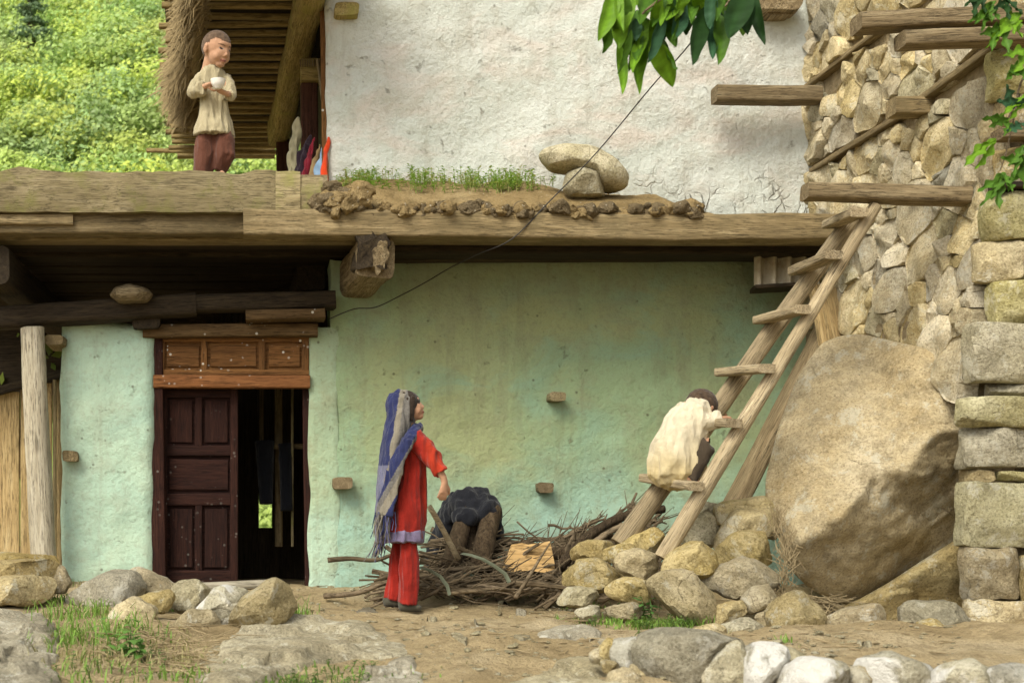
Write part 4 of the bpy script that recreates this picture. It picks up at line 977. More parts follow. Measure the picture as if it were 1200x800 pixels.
for k in range(430):
    right = k % 5 < 2
    if right: pc = r5.uniform(650, 790); L = r5.uniform(30, 90); ang = r5.gauss(.55, .35)
    else: pc = r5.uniform(470, 670); L = r5.uniform(40, 120); ang = r5.gauss(.12, .28)
    yt = heap_top(pc); py = yt + (694 - yt) * r5.random() ** .8; Yv = 9.05 - .75 * ((py - yt) / max(10, 694 - yt)) + r5.uniform(-.12, .08)
    if right: Yv = max(8.15, Yv)
    p0 = P(pc - L / 2 * math.cos(ang), py + L / 2 * math.sin(ang), Yv + r5.uniform(-.15, .15)); p1 = P(pc + L / 2 * math.cos(ang), py - L / 2 * math.sin(ang), Yv + r5.uniform(-.15, .15))
    for q in (p0, p1): q.z = max(q.z, gz(q.x, q.y) + .012); q.y = min(q.y, 9.18)
    pts = stick_pts(p0, p1, r5.uniform(.0, .06)); rd = r5.choice([.005, .007, .009, .013, .018]) * r5.uniform(.8, 1.2)
    V, Fc = tubeV(pts, [rd * (1 - .55 * i / 6) for i in range(7)], 6)
    if k % 4 == 0: mk('stick', V, Fc, M_BARK, None, None, True, 0, label='%s %s %s in the brushwood heap' % ('thin twig' if rd < .0068 else 'slender stick' if rd < .011 else 'stout stick', 'slanting up' if ang > .38 else 'tipped down' if ang < -.1 else 'lying flat', 'near the girl' if pc < 530 else 'below the covered logs' if pc < 595 else 'by the orange board' if pc < 660 else 'behind the ladder foot'), cat='stick', group=HEAP)
    else:
        bulk.add(V, Fc)
        if rd > .006:
            for _ in range(2):
                i = r5.randint(2, 5); q = pts[i]; d = (pts[i] - pts[i - 1]).normalized() + Vector((r5.gauss(0, .6), r5.gauss(0, .6), r5.gauss(.3, .5)))
                V, Fc = tubeV([q, q + d * .05, q + d * .11 + Vector((r5.gauss(0, .01), 0, .01))], [.004, .003, .0015], 5); bulk.add(V, Fc)
bulk.mk('brushwood', M_BARK, None, label='tangled mass of thin twigs heaped along the green wall', cat='brushwood', kind='stuff')
def stick(name, pts, rad, m, label, cat, seg=14, group=None):
    # smooth path through pixel points
    q = [P(*p) for p in pts]; pp = []
    for i in range(seg + 1):
        t = i / seg * (len(q) - 1); k = min(int(t), len(q) - 2); f = t - k; a, b = q[k], q[k + 1]; a0 = q[max(0, k - 1)]; b0 = q[min(len(q) - 1, k + 2)]
        pp.append(.5 * ((2 * a) + (b - a0) * f + (2 * a0 - 5 * a + 4 * b - b0) * f * f + (3 * a - a0 - 3 * b + b0) * f ** 3))
    rd = [(rad[0] + (rad[1] - rad[0]) * i / seg) * (1 + .12 * nz((i * .9, 0, 0), 1, pts[0][0])) for i in range(seg + 1)]
    V, Fc = tubeV(pp, rd, 9); return mk(name, V, Fc, m, None, None, True, 0, label=label, cat=cat, group=group)
stick('branch', [(384, 656, 8.6), (410, 654, 8.6), (440, 656, 8.6), (470, 648, 8.65), (520, 655, 8.7)], (.017, .01), M_BARK, 'long bare branch sticking out of the brushwood behind the girl', 'branch', 18)
stick('branch', [(380, 698, 8.6), (420, 694, 8.5), (460, 680, 8.5), (520, 672, 8.5)], (.018, .012), M_BARK, 'branch on the ground along the foot of the green wall', 'branch', 18)
stick('branch', [(612, 640, 8.6), (650, 650, 8.7), (690, 640, 8.8), (720, 630, 8.8)], (.05, .045), M_LOGB, 'thick dark bough lying behind the orange board', 'branch', 12)
stick('branch', [(655, 665, 8.4), (690, 628, 8.5), (730, 605, 8.55), (778, 596, 8.6)], (.035, .025), M_LOGB, 'stout bent bough behind the ladder foot', 'branch', 12)
stick('branch', [(690, 640, 8.3), (720, 620, 8.35), (758, 604, 8.4)], (.02, .016), M_BARK, 'straight brown branch beside the stout bent bough', 'branch', 10)
stick('branch', [(604, 700, 8.0), (622, 672, 8.1), (634, 652, 8.15), (646, 634, 8.2)], (.014, .004), M_BARK, 'dark forked branch standing out before the orange board', 'branch', 10)
stick('tool_handle', [(537, 655, 8.5), (520, 622, 8.45), (503, 593, 8.4)], (.019, .017), M_LADDER, 'smooth wooden handle leaning against the covered logs', 'handle', 8)
stick('log', [(526, 668, 8.6), (537, 632, 8.75), (549, 590, 8.9)], (.066, .058), M_LOGB, 'brown log standing under the black cloth beside the handle', 'log', 10)
stick('log', [(562, 668, 8.6), (569, 632, 8.72), (577, 596, 8.85)], (.07, .066), M_LOGB, 'thick brown log under the black cloth at its right side', 'log', 10)
stick('log', [(543, 662, 8.75), (551, 630, 8.85), (563, 594, 8.95)], (.05, .046), M_LOGB, 'brown log between two others under the black cloth', 'log', 10)
# black cloth draped over the logs
ac = Acc(); ac.add(*ellV(P(554, 592, 8.93), (.165, .13, .11))); ac.add(*ellV(P(535, 600, 8.98), (.11, .1, .08))); ac.add(*ellV(P(572, 602, 8.86), (.09, .12, .10))); ac.add(*ellV(P(548, 606, 8.82), (.10, .09, .06)))
ac.add(*tubeV([P(540, 588, 8.95), P(525, 610, 9.05), P(512, 650, 9.08), P(503, 672, 9.1)], [(.07, .1), (.08, .09), (.07, .06), (.03, .04)], 12)); ac.add(*tubeV([P(575, 590, 9.0), P(582, 620, 9.02), P(584, 645, 9.05)], [(.05, .09), (.05, .08), (.03, .05)], 12))
V, Fc = voxel(ac, .012, 5, lambda v, n: .03 * mnoise.noise(Vector((v.x * 20, v.y * 20, v.z * 5))) + .008 * mnoise.noise(Vector((v.x * 40, v.y * 40, v.z * 16))))
mk('black_cloth', V, Fc, M_BLACKCLOTH, None, None, True, 0, label='black cloth draped over standing logs by the green wall', cat='cloth')
# splintered orange board
o = [(590, 666), (600, 640), (612, 638), (620, 640), (645, 636), (650, 660), (650, 672), (618, 668), (600, 670)]
q = [P(x, y, 8.45 + .002 * (668 - y)) for x, y in o]; V = q + [p + Vector((0, .022, .012)) for p in q]; n = len(o)
mk('orange_board', V, [tuple(range(n))[::-1], tuple(range(n, 2 * n))] + [(i, (i + 1) % n, (i + 1) % n + n, i + n) for i in range(n)], M_PLY, None, None, False, label='broken orange board lying on the brushwood heap', cat='board')
def ribbon(name, pts, wd, m, label, cat):
    V = []; Fc = []
    for i, p in enumerate(pts):
        c = P(*p)
        for a, b in ((-1, 0), (1, 0), (1, .004), (-1, .004)): V.append(c + Vector((a * wd * .5, b - a * .01, a * wd * .35)))
    for i in range(len(pts) - 1):
        for j in range(4): a = i * 4 + j; b = i * 4 + (j + 1) % 4; Fc.append((a, b, b + 4, a + 4))
    Fc += [(3, 2, 1, 0), tuple(len(V) - 4 + j for j in range(4))]
    return mk(name, V, Fc, m, None, None, True, 60, label=label, cat=cat)
ribbon('plastic_strip', [(541, 648, 8.25), (552, 650, 8.2), (566, 655, 8.15), (580, 663, 8.1), (592, 672, 8.1), (597, 682, 8.1)], .017, M_STRIP, 'pale green plastic strip across the middle of the brushwood', 'strip')
ribbon('plastic_strip', [(492, 664, 8.2), (504, 668, 8.15), (516, 675, 8.1), (524, 686, 8.1), (527, 697, 8.1)], .016, M_STRIP, 'pale green plastic strip at the girl\'s end of the brushwood', 'strip')

# ------------------------------------------------------------------ cable
stick('cable', [(845, 5, 6.6), (800, 62, 7.4), (765, 100, 8.0), (700, 178, 8.3), (640, 240, 8.42), (600, 280, 8.42), (560, 298, 8.6), (527, 314, 8.9), (500, 330, 9.14), (470, 346, 9.16), (440, 360, 9.17), (415, 362, 9.15), (385, 374, 9.1)], (.0038, .0038), M_WIRE, 'thin dark cable hanging from the leaves down to the door corner', 'cable', 60)

# ------------------------------------------------------------------ clothes hanging by the upper door
GAR = 'clothes hung under the veranda roof'
def garment(pts, wd, col, label, seed):
    ac = Acc(); ac.add(*tubeV([P(*p) for p in pts], wd, 12)); V, Fc = voxel(ac, .008, 3, lambda v, n: .026 * mnoise.noise(Vector((v.x * 45, v.y * 30, v.z * 7 + seed))))
    mk('garment', V, Fc, M_CLOTH, None, None, True, 0, [tuple(c * (1 + .3 * nz(v, 22, seed)) for c in col) for v in V], label=label, cat='garment', group=None)
garment([(349, 140, 9.6), (344, 180, 9.55), (341, 212, 9.5)], [(.02, .02), (.035, .04), (.04, .04)], (.40, .36, .22), 'cream scarf hanging beside the red-brown upper post', 1)
garment([(364, 158, 9.5), (356, 185, 9.48), (353, 212, 9.45)], [(.006, .01), (.05, .05), (.06, .05)], (.035, .02, .03), 'black garment with red edge in the upper doorway', 2)
garment([(369, 160, 9.44), (361, 188, 9.42), (357, 212, 9.4)], [(.004, .01), (.026, .03), (.03, .03)], (.25, .02, .035), 'crimson cloth hanging in the upper doorway', 3)
garment([(375, 168, 9.4), (369, 196, 9.38), (367, 214, 9.36)], [(.004, .01), (.03, .03), (.034, .03)], (.33, .22, .10), 'tan cloth hanging between the crimson and blue ones', 4)
garment([(380, 165, 9.36), (375, 194, 9.34), (373, 214, 9.32)], [(.003, .01), (.02, .03), (.024, .03)], (.30, .45, .62), 'light blue cloth hanging beside the white wall', 5)
garment([(385, 160, 9.2), (381, 192, 9.16), (379, 214, 9.14)], [(.003, .01), (.02, .02), (.024, .02)], (.62, .06, .015), 'bright orange-red cloth at the edge of the white wall', 6)
stick('hanging_cloth', [(310, 517, 10.1), (311, 550, 10.08), (312, 590, 10.05)], (.075, .05), M_BLACKCLOTH, 'dark cloth hanging inside the doorway over a rail', 'cloth', 10)
stick('hanging_cloth', [(334, 520, 10.1), (335, 552, 10.08), (336, 598, 10.05)], (.05, .045), M_BLACKCLOTH, 'dark narrow cloth hanging inside beside the pale prop', 'cloth', 10)

# ------------------------------------------------------------------ leafy branches hanging into view
def leaf(tip, base, wpx, Y0, Y1, parent, col, seed, lobes=False):
    a, b = P(base[0], base[1], Y0), P(tip[0], tip[1], Y1); d = b - a; L = d.length; x = d / L; w = wpx * Y0 / F; rr = random.Random(seed)
    side = x.cross(Vector((rr.uniform(-.7, .7), -1, rr.uniform(-.3, .3)))).normalized(); up = side.cross(x); V = []; Fc = []; C = []; rr_c = rr.uniform(.2, .7); dr = rr.uniform(.03, .2); n = 22; th = .0009
    for i in range(n + 1):
        t = i / n; ww = w / 2 * (math.sin(math.pi * min(1, t ** .8)) ** .75 if t < 1 else 0) * (1.0 if not lobes else (.75 + .35 * math.sin(t * 17 + seed))); ww = max(ww, .0008)
        c = a + x * L * t - up * dr * L * math.sin(t * 1.9) + side * L * .06 * math.sin(t * 3 + seed)
        for s in (-1, -.5, 0, .5, 1): V.append(c + side * ww * s + up * (abs(s) * ww * rr_c + .010 * nz((t * 5, s * 2, seed)) )); k = (1.35 if s == 0 else 1) * (1 + .18 * nz((t * 8, s * 4, seed))) * (1 + .1 * math.sin(t * 44 + abs(s) * 5)); C.append(tuple(q * k for q in col))
    m_ = len(V); V += [v + up * th for v in V]; C += C
    for i in range(n):
        for j in range(4): q = i * 5 + j; Fc.append((q, q + 1, q + 6, q + 5)); Fc.append((q + m_, q + 5 + m_, q + 6 + m_, q + 1 + m_))
    mk('leaf', V, Fc, M_BIGLEAF, parent, None, True, 0, C)
BR = (.17, .33, .02); MD = (.09, .20, .02); DK = (.028, .075, .018); TL = (.05, .13, .06)
lb = thing('leafy_branch', P(790, -60, 5.2), 'hanging branch of broad pointed leaves over the white wall', 'branch')
stick_o = stick('twig', [(850, -70, 5.3), (800, -30, 5.2), (775, -2, 5.2), (755, 14, 5.2), (748, 24, 5.2)], (.008, .003), M_BARK, None, None, 12); stick_o.parent = lb; stick_o.matrix_parent_inverse = WM[lb].inverted()
stick_o = stick('twig', [(850, -70, 5.3), (862, -20, 5.25), (850, 8, 5.2)], (.008, .003), M_BARK, None, None, 12); stick_o.parent = lb; stick_o.matrix_parent_inverse = WM[lb].inverted()
for i, (tip, base, w, c) in enumerate([((704, 47), (716, -12), 21, BR), ((735, 36), (728, -8), 25, BR), ((737, 13), (752, -12), 20, BR), ((755, 18), (757, -8), 14, MD), ((718, 92), (738, 34), 13, BR), ((724, 86), (741, 36), 10, MD),
        ((746, 48), (744, 22), 12, TL), ((740, 84), (744, 42), 10, MD), ((746, 80), (758, 28), 15, BR), ((756, 102), (762, 36), 18, BR), ((769, 66), (775, -4), 20, BR), ((785, 104), (768, 46), 25, BR), ((803, 72), (776, 44), 16, MD),
        ((794, 48), (790, -8), 27, TL), ((816, 32), (808, -10), 22, MD), ((822, 18), (832, -14), 26, BR), ((817, 70), (834, 10), 25, DK), ((840, 72), (846, 18), 21, MD), ((833, 60), (845, 20), 9, (.14, .27, .05)), ((860, 40), (852, -14), 28, DK),
        ((862, 42), (872, -14), 30, DK), ((876, 36), (880, -12), 22, DK), ((892, 48), (886, -12), 14, DK), ((848, 30), (840, -16), 24, DK), ((786, 6), (790, -30), 26, BR), ((770, 4), (778, -30), 20, MD), ((720, -2), (730, -36), 26, BR)] + [((x_ + rng.uniform(-16, 16), y_ + rng.uniform(20, 46)), (x_, y_ - 14), rng.uniform(11, 22), rng.choice((BR, MD, MD, DK, TL))) for x_, y_ in [(rng.uniform(712, 800), rng.uniform(-10, 34)) for _ in range(16)] + [(rng.uniform(800, 888), rng.uniform(-12, 14)) for _ in range(12)]]):
    leaf(tip, base, w, 5.2 + .05 * (i % 5), 5.15 + .05 * (i % 4), lb, c, 10 + i)
rb = thing('leafy_branch', P(1230, 120, 5.6), 'drooping branch of narrow lobed leaves before the stone wall corner', 'branch')
for pts in ([(1250, 30, 5.7), (1200, 90, 5.6), (1190, 130, 5.6), (1180, 175, 5.6), (1172, 200, 5.6)], [(1250, -60, 5.7), (1190, -10, 5.6), (1160, -5, 5.55)], [(1195, 110, 5.6), (1180, 140, 5.6), (1165, 142, 5.6)]):
    so = stick('twig', pts, (.006, .002), M_BARK, None, None, 14); so.parent = rb; so.matrix_parent_inverse = WM[rb].inverted()
i = 60
for hub, tips, c in [((1162, 2), [(1138, 22), (1146, 28), (1154, 38), (1164, 24), (1172, 20)], MD), ((1188, 15), [(1156, 52), (1170, 40), (1190, 38), (1204, 40)], BR), ((1182, 142), [(1154, 140), (1160, 148), (1164, 136), (1176, 158)], MD),
        ((1190, 125), [(1180, 100), (1210, 112), (1172, 118)], TL), ((1168, 165), [(1130, 192), (1138, 186), (1148, 196)], BR), ((1176, 202), [(1150, 240), (1152, 222), (1166, 234), (1172, 240), (1184, 216), (1186, 224)], MD), ((1198, 170), [(1184, 190), (1206, 200), (1192, 205)], MD), ((1196, 78), [(1182, 92), (1206, 96), (1184, 82)], MD), ((1196, 145), [(1180, 152), (1208, 150)], TL), ((1180, -2), [(1168, 12), (1186, 22), (1200, 14)], DK), ((1205, 60), [(1176, 62), (1186, 82), (1210, 95)], BR), ((1150, -14), [(1134, 8), (1144, 16), (1160, 14)], DK), ((1206, 112), [(1176, 128), (1186, 140), (1204, 148)], BR), ((1202, 186), [(1178, 186), (1190, 222), (1208, 226)], MD), ((1172, 28), [(1160, 58), (1180, 62), (1150, 40)], MD)]:
    for tp in tips: leaf(tp, hub, rng.uniform(9, 15), 5.55, 5.5, rb, c, i, True); i += 1

# ------------------------------------------------------------------ grasses and weeds
def blades(acc, centre, n, spread, h, col, r):
    for _ in range(n):
        b = centre + Vector((r.gauss(0, spread), r.gauss(0, spread), 0)); b.z = gz(b.x, b.y) - .005 if centre.z < 1 else b.z
        a = r.uniform(0, 6.28); hh = h * r.uniform(.45, 1.15); ln = hh * r.uniform(.15, .9); d = Vector((math.cos(a) * ln, math.sin(a) * ln, 0)); s = Vector((-math.sin(a), math.cos(a), 0)) * r.uniform(.002, .0042)
        V = []; g = r.uniform(.7, 1.3); c = tuple(q * g for q in col)
        for t, w in ((0, 1), (.4, .9), (.75, .6)): p = b + d * t * t + Vector((0, 0, hh * (t - .25 * t * t))); V += [p - s * w, p + s * w]
        V.append(b + d + Vector((0, 0, hh * .75 - ln * .15))); acc.add(V, [(0, 1, 3, 2), (2, 3, 5, 4), (4, 5, 6)], c)
GR = (.17, .29, .045); GY = (.33, .30, .13)
r6 = random.Random(44); ga = Acc()
for (x, y, k, sp, h, c) in [(95, 725, 150, .10, .14, GR), (110, 745, 150, .10, .15, GR), (85, 755, 90, .10, .12, GR), (75, 705, 60, .08, .1, GR), (55, 712, 50, .08, .1, GR), (130, 770, 110, .14, .09, GY), (160, 780, 120, .14, .07, GY), (110, 790, 90, .12, .08, GR),
        (200, 775, 110, .14, .06, GY), (235, 790, 60, .08, .07, GR), (340, 722, 90, .045, .1, GR), (345, 716, 30, .03, .16, GR), (330, 790, 80, .1, .05, GR), (360, 796, 90, .1, .05, GR), (410, 792, 90, .09, .05, GR), (430, 798, 60, .08, .05, GR), (255, 765, 40, .06, .05, GY), (180, 750, 90, .1, .06, GY),
        (660, 705, 60, .07, .07, GR), (685, 716, 50, .06, .06, GR), (720, 728, 130, .1, .06, GR), (745, 735, 140, .09, .06, GR), (775, 738, 120, .07, .07, GR), (800, 738, 90, .05, .08, GR), (920, 752, 12, .02, .05, GR), (205, 715, 40, .05, .06, GR), (80, 690, 25, .03, .09, GR), (268, 700, 20, .03, .06, GR)]:
    blades(ga, on_ground(x, y), int(k * 1.2), sp * 1.3, h, c, r6); blades(ga, on_ground(x, y), int(k * .5), sp * 1.9, h * .6, GY, r6)
ga.mk('grass', M_GRASSM, None, smooth=False, label='tufts of green and dry grass among the rocks', cat='grass', kind='stuff')
# dry straw beside the boulder and on the bank
sa = Acc()
for k in range(420):
    if k < 150:
        t = r6.random(); px, py, Yv = 910 + 12 * math.sin(t * 3) + r6.gauss(0, 4), 605 + 105 * t, 7.38 - .35 * t; d = Vector((r6.gauss(0, .03), r6.gauss(0, .02), r6.choice([-1, 1]) * r6.uniform(.03, .08)))
    elif k < 230: px, py, Yv = r6.uniform(940, 992), r6.uniform(700, 722), 7.05; d = Vector((r6.gauss(0, .08), r6.gauss(0, .03), r6.gauss(.01, .03)))
    else:
        g = on_ground(r6.uniform(120, 270), r6.uniform(745, 795)); px, py, Yv = VX + g.x * F / g.y, VY - (g.z + .02 - CZ) * F / g.y, g.y; d = Vector((r6.gauss(0, .09), r6.gauss(0, .06), r6.gauss(.0, .015)))
    b = P(px, py, Yv); V, Fc = tubeV([b - d, b + Vector((r6.gauss(0, .008), 0, r6.gauss(0, .008))), b + d], [.0022, .0025, .0012], 4); sa.add(V, Fc)
for k in range(260):
    g_ = on_ground(r6.uniform(330, 1120), r6.uniform(694, 770)); a = r6.uniform(0, 6.28); L = r6.uniform(.01, .05) * (2.2 if k % 9 == 0 else 1); d = Vector((math.cos(a) * L, math.sin(a) * L, r6.gauss(0, .003))); b = g_ + Vector((0, 0, .006)); V, Fc = tubeV([b - d, b, b + d], [.0022, .003, .002], 4); sa.add(V, Fc)
sa.mk('dry_straw', M_STRAW, None, label='dry straw caught between the rocks and the boulder', cat='straw', kind='stuff')
def weed(acc, b, h, col, r, pairs=4, lw=.014, ll=.03):
    top = b + Vector((r.gauss(0, .012), r.gauss(0, .012), h)); V, Fc = tubeV([b, b.lerp(top, .5) + Vector((r.gauss(0, .004), 0, 0)), top], [.002, .0018, .001], 4); acc.add(V, Fc, tuple(q * .8 for q in col))
    for i in range(pairs * 2):
        t = (.25 + .75 * (i // 2 + 1) / pairs); p = b.lerp(top, t); a = r.uniform(0, 6.28); d = Vector((math.cos(a), math.sin(a), r.uniform(.0, .7))).normalized(); s = d.cross(Vector((0, 0, 1))).normalized(); L = ll * r.uniform(.6, 1.2); W = lw * r.uniform(.7, 1.2); g = r.uniform(.75, 1.3)
        acc.add([p, p + d * L * .45 + s * W / 2, p + d * L + Vector((0, 0, -L * .2)), p + d * L * .45 - s * W / 2], [(0, 1, 2, 3)], tuple(q * g for q in col))
wa = Acc()
for k in range(330):
    px = r6.choice([r6.uniform(400, 470), r6.uniform(470, 650), r6.gauss(500, 14), r6.gauss(552, 12), r6.gauss(610, 14), r6.gauss(425, 14), r6.gauss(588, 8)]); px = min(max(px, 396), 648); Yv = r6.uniform(8.75, 9.12)
    t = (Yv - 8.44) / .8; py = 251 + (soil_top(px) - 251) * (1 - (1 - t) ** 2.2); b = P(px, py, Yv); b.z -= .01
    weed(wa, b, r6.uniform(.03, .11) * (1.2 if 480 < px else .8), (.25, .40, .06) if r6.random() < .75 else (.38, .40, .12), r6)
wa.mk('terrace_weeds', M_GRASSM, None, smooth=False, label='young green weeds sprouting from the terrace soil below the white wall', cat='weeds', kind='stuff')
w2 = Acc()
for k in range(150):
    px, py = r6.choice([(r6.uniform(690, 760), r6.uniform(715, 742)), (r6.uniform(740, 812), r6.uniform(728, 744)), (r6.uniform(60, 200), r6.uniform(745, 798)), (r6.uniform(330, 440), r6.uniform(784, 799))]); weed(w2, on_ground(px, py), r6.uniform(.02, .06), (.11, .19, .04), r6, 3, .014, .026)
w2.mk('ground_weeds', M_GRASSM, None, smooth=False, label='small leafy weeds spread at the foot of the rocks', cat='weeds', kind='stuff')
def plant(px, py, n, h, spread, col, label, ll):
    g = on_ground(px, py); pl = thing('plant', g, label, 'plant')
    for k in range(n):
        ac = Acc(); b = g + Vector((r6.gauss(0, spread), r6.gauss(0, spread * .6), -.01)); top = b + Vector((r6.gauss(0, spread * .6), r6.gauss(-.02, .02), h * r6.uniform(.6, 1.1)))
        V, Fc = tubeV([b, b.lerp(top, .5) + Vector((.01, 0, 0)), top], [.004, .003, .0015], 5); st = mk('stem', V, Fc, M_GRASSM, pl, None, True, 0, [col] * len(V))
        for i in range(6):
            p = b.lerp(top, .3 + .14 * i); a = r6.uniform(0, 6.28); d = Vector((math.cos(a), math.sin(a) - .3, r6.uniform(-.3, .35))).normalized(); s = d.cross(Vector((0, 0, 1))).normalized(); u = s.cross(d); L = ll * r6.uniform(.7, 1.2); W = L * .28; gk = r6.uniform(.8, 1.25)
            V = [p, p + d * L * .3 + s * W - u * .0, p + d * L * .65 + s * W * .8 - u * L * .05, p + d * L - u * L * .2, p + d * L * .65 - s * W * .8 - u * L * .05, p + d * L * .3 - s * W, p + d * L * .35 - u * L * -.06, p + d * L * .68 - u * L * .0]
            mk('leaf', V, [(0, 1, 6), (1, 2, 7, 6), (2, 3, 7), (0, 6, 5), (6, 7, 4, 5), (7, 3, 4)], M_GRASSM, pl, None, True, 0, [tuple(q * gk for q in col)] * 8)
plant(148, 772, 8, .17, .05, (.13, .26, .05), 'broad-leaved green weed growing before the cream rock', .06)
plant(757, 728, 3, .13, .015, (.10, .22, .05), 'single leafy plant sprouting among the rocks under the ladder', .06)

# ------------------------------------------------------------------ people
SKIN = (.42, .235, .14); HAIRC = (.03, .02, .014)
def rotm(yaw, pitch, roll=0): return Matrix.Rotation(math.radians(yaw), 3, 'Z') @ Matrix.Rotation(math.radians(-pitch), 3, 'Y') @ Matrix.Rotation(math.radians(roll), 3, 'X')
def head_parts(ac, c, s, R):
    def E(p, r): ac.add(*ellV(c + R @ (Vector(p) * s), tuple(q * s for q in r), R, 20, 12))
    def T(pts, rd): ac.add(*tubeV([c + R @ (Vector(p) * s) for p in pts], [r * s for r in rd], 10))
    E((-.012, 0, .014), (.092, .078, .086)); E((.024, 0, -.030), (.060, .062, .066)); E((.052, 0, -.078), (.026, .030, .020)); E((.045, 0, -.02), (.044, .054, .046))
    E((.056, 0, .03), (.026, .046, .024)); E((.05, .034, -.040), (.024, .024, .026)); E((.05, -.034, -.040), (.024, .024, .026))
    T([(.078, 0, .006), (.085, 0, -.014), (.093, 0, -.028)], [.007, .0085, .0105]); E((.086, .010, -.031), (.009, .008, .006)); E((.086, -.010, -.031), (.009, .008, .006))
    E((.079, 0, -.053), (.012, .018, .006)); E((.077, 0, -.062), (.011, .015, .006))
    for q in (1, -1): E((-.008, q * .077, -.014), (.017, .009, .027)); E((-.004, q * .083, .0), (.014, .006, .014))
    T([(-.02, 0, -.05), (-.03, 0, -.12), (-.035, 0, -.17)], [.05, .044, .05])
def face_col(c, s, R, base=SKIN):
    Ri = R.inverted()
    def f(v):
        p = (Ri @ (v - c)) / s
        if p.x > .045:
            for q in (1, -1):
                dy, dz = p.y - q * .030, p.z - .004
                if (dy / .013) ** 2 + (dz / .0055) ** 2 < 1: return (.02, .012, .01) if abs(dy) < .008 else (.35, .27, .22)
                if abs(dy) < .02 and abs(p.z - .024 + 8 * dy * dy) < .003: return (.13, .075, .045)
            if abs(p.y) < .021 and abs(p.z + .0575) < .0085: return (.36, .16, .11) if abs(p.z + .0575) > .0016 else (.12, .03, .03)
        k = 1 + .06 * nz(v, 30); return tuple(q * k for q in base)
    return f
def hand_parts(ac, wrist, direc, palm_n, s, curl, thumb=1):
    """palm and five separate fingers; direc points from wrist to fingertips, palm_n out of the palm"""
    d = direc.normalized(); n_ = (palm_n - d * palm_n.dot(d)).normalized(); y = n_.cross(d)
    def G(a, b, c_): return wrist + (d * a + y * b + n_ * c_) * s
    ac.add(*tubeV([G(-.02, 0, 0), G(.01, 0, 0), G(.04, 0, .002), G(.062, 0, .004)], [(.02 * s, .017 * s), (.025 * s, .015 * s), (.031 * s, .014 * s), (.03 * s, .012 * s)], 12))
    for i, (b, L) in enumerate(((-.024, .052), (-.008, .060), (.008, .056), (.023, .044))):
        p = [G(.055, b, .002)]; ang = .15
        for k in range(3):
            ang += curl * (.9, 1.0, .7)[k]; q = p[-1] + (d * math.cos(ang) + n_ * math.sin(ang) + y * b * 2) * (L * (.45, .32, .25)[k] * s); p.append(q)
        ac.add(*tubeV(p, [.0088 * s, .0084 * s, .0078 * s, .0062 * s], 8))
    b = thumb * -.024; p = [G(.008, b * .7, .004), G(.03, b * 1.7, .012), G(.05, b * 1.95, .02), G(.066, b * 1.7, .026)]
    ac.add(*tubeV(p, [.012 * s, .0105 * s, .0092 * s, .007 * s], 8))
def cloth_part(name, ac, vs, parent, colf, fold=.01, fs=(16, 16, 4), sm=4, fine=.004):
    V, Fc = voxel(ac, vs, sm, lambda v, n: fold * (.35 - 1.5 * abs(mnoise.noise(Vector((v.x * fs[0], v.y * fs[1], v.z * fs[2]))))) + fine * mnoise.noise(Vector((v.x * fs[0] * 2.6, v.y * fs[1] * 2.6, v.z * fs[2] * 2.2))))
    return mk(name, V, Fc, M_CLOTH, parent, None, True, 0, [colf(v) for v in V])
def body_part(ac, parent, colf, vs=.0055):
    V, Fc = voxel(ac, vs, 2); return mk('body', V, Fc, M_SKIN, parent, None, True, 0, [colf(v) for v in V])

# --- girl in red with a blue scarf, looking up to the right
YG = 8.0
def g(px, py, dy=0.0): return P(px, py, YG + dy)
girl = thing('person', g(472, 714), 'girl in red tunic and trousers with blue fringed scarf looking up', 'person')
HC = g(478.5, 477); HR = rotm(-12, 16); HS = .92
ac = Acc(); head_parts(ac, HC, HS, HR)
ac.add(*loftV([(g(476, 0).x, YG, g(0, 600).z, .05, .07), (g(478, 0).x, YG, g(0, 580).z, .065, .085), (g(480, 0).x, YG, g(0, 540).z, .07, .095), (g(480, 0).x, YG, g(0, 514).z, .065, .11), (g(479, 0).x, YG, g(0, 503).z, .04, .05)]))
ac.add(*tubeV([g(485, 514, -.10), g(505, 535, -.14), g(520, 560, -.16), g(521, 567, -.16)], [.034, .028, .021, .018], 10))
hand_parts(ac, g(521, 566, -.16), Vector((-.12, -.12, -1)), Vector((-.35, .9, -.1)), .95, .28, 1)
ac.add(*tubeV([g(482, 514, .10), g(484, 550, .14), g(484, 580, .13)], [.034, .028, .02], 10)); hand_parts(ac, g(484, 580, .13), Vector((.3, 0, -1)), Vector((0, -1, 0)), .9, .35, -1)
for q in ((477, 481, 478, -.05), (473, 466, 460, .055)): ac.add(*tubeV([g(q[0], 612, q[3]), g(q[1], 660, q[3]), g(q[2], 704, q[3])], [.034, .028, .024], 10)); ac.add(*tubeV([g(q[2] - 2, 707, q[3]), g(q[2] + 9, 709, q[3])], [.016, .012], 8))
body_part(ac, girl, face_col(HC, HS, HR))
RED = (.27, .018, .011)
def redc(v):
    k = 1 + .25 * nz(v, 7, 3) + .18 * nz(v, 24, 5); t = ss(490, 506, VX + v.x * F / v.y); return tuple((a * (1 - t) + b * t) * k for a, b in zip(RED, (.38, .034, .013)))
ac = Acc(); S_ = [(505, 481, .055, .085), (511, 481, .085, .12), (525, 482, .09, .115), (548, 481, .088, .112), (572, 479, .102, .12), (600, 476, .120, .135), (622, 473, .122, .142), (632, 472, .122, .145)]
ac.add(*loftV([(g(c, 0).x, YG, g(0, y).z, a, b) for y, c, a, b in S_[::-1]], 28))
ac.add(*tubeV([g(484, 513, -.09), g(498, 526, -.115), g(509, 540, -.14), g(518, 554, -.16)], [.062, .055, .05, .046], 14)); ac.add(*tubeV([g(482, 513, .09), g(485, 545, .13), g(484, 572, .13)], [.06, .05, .044], 14))
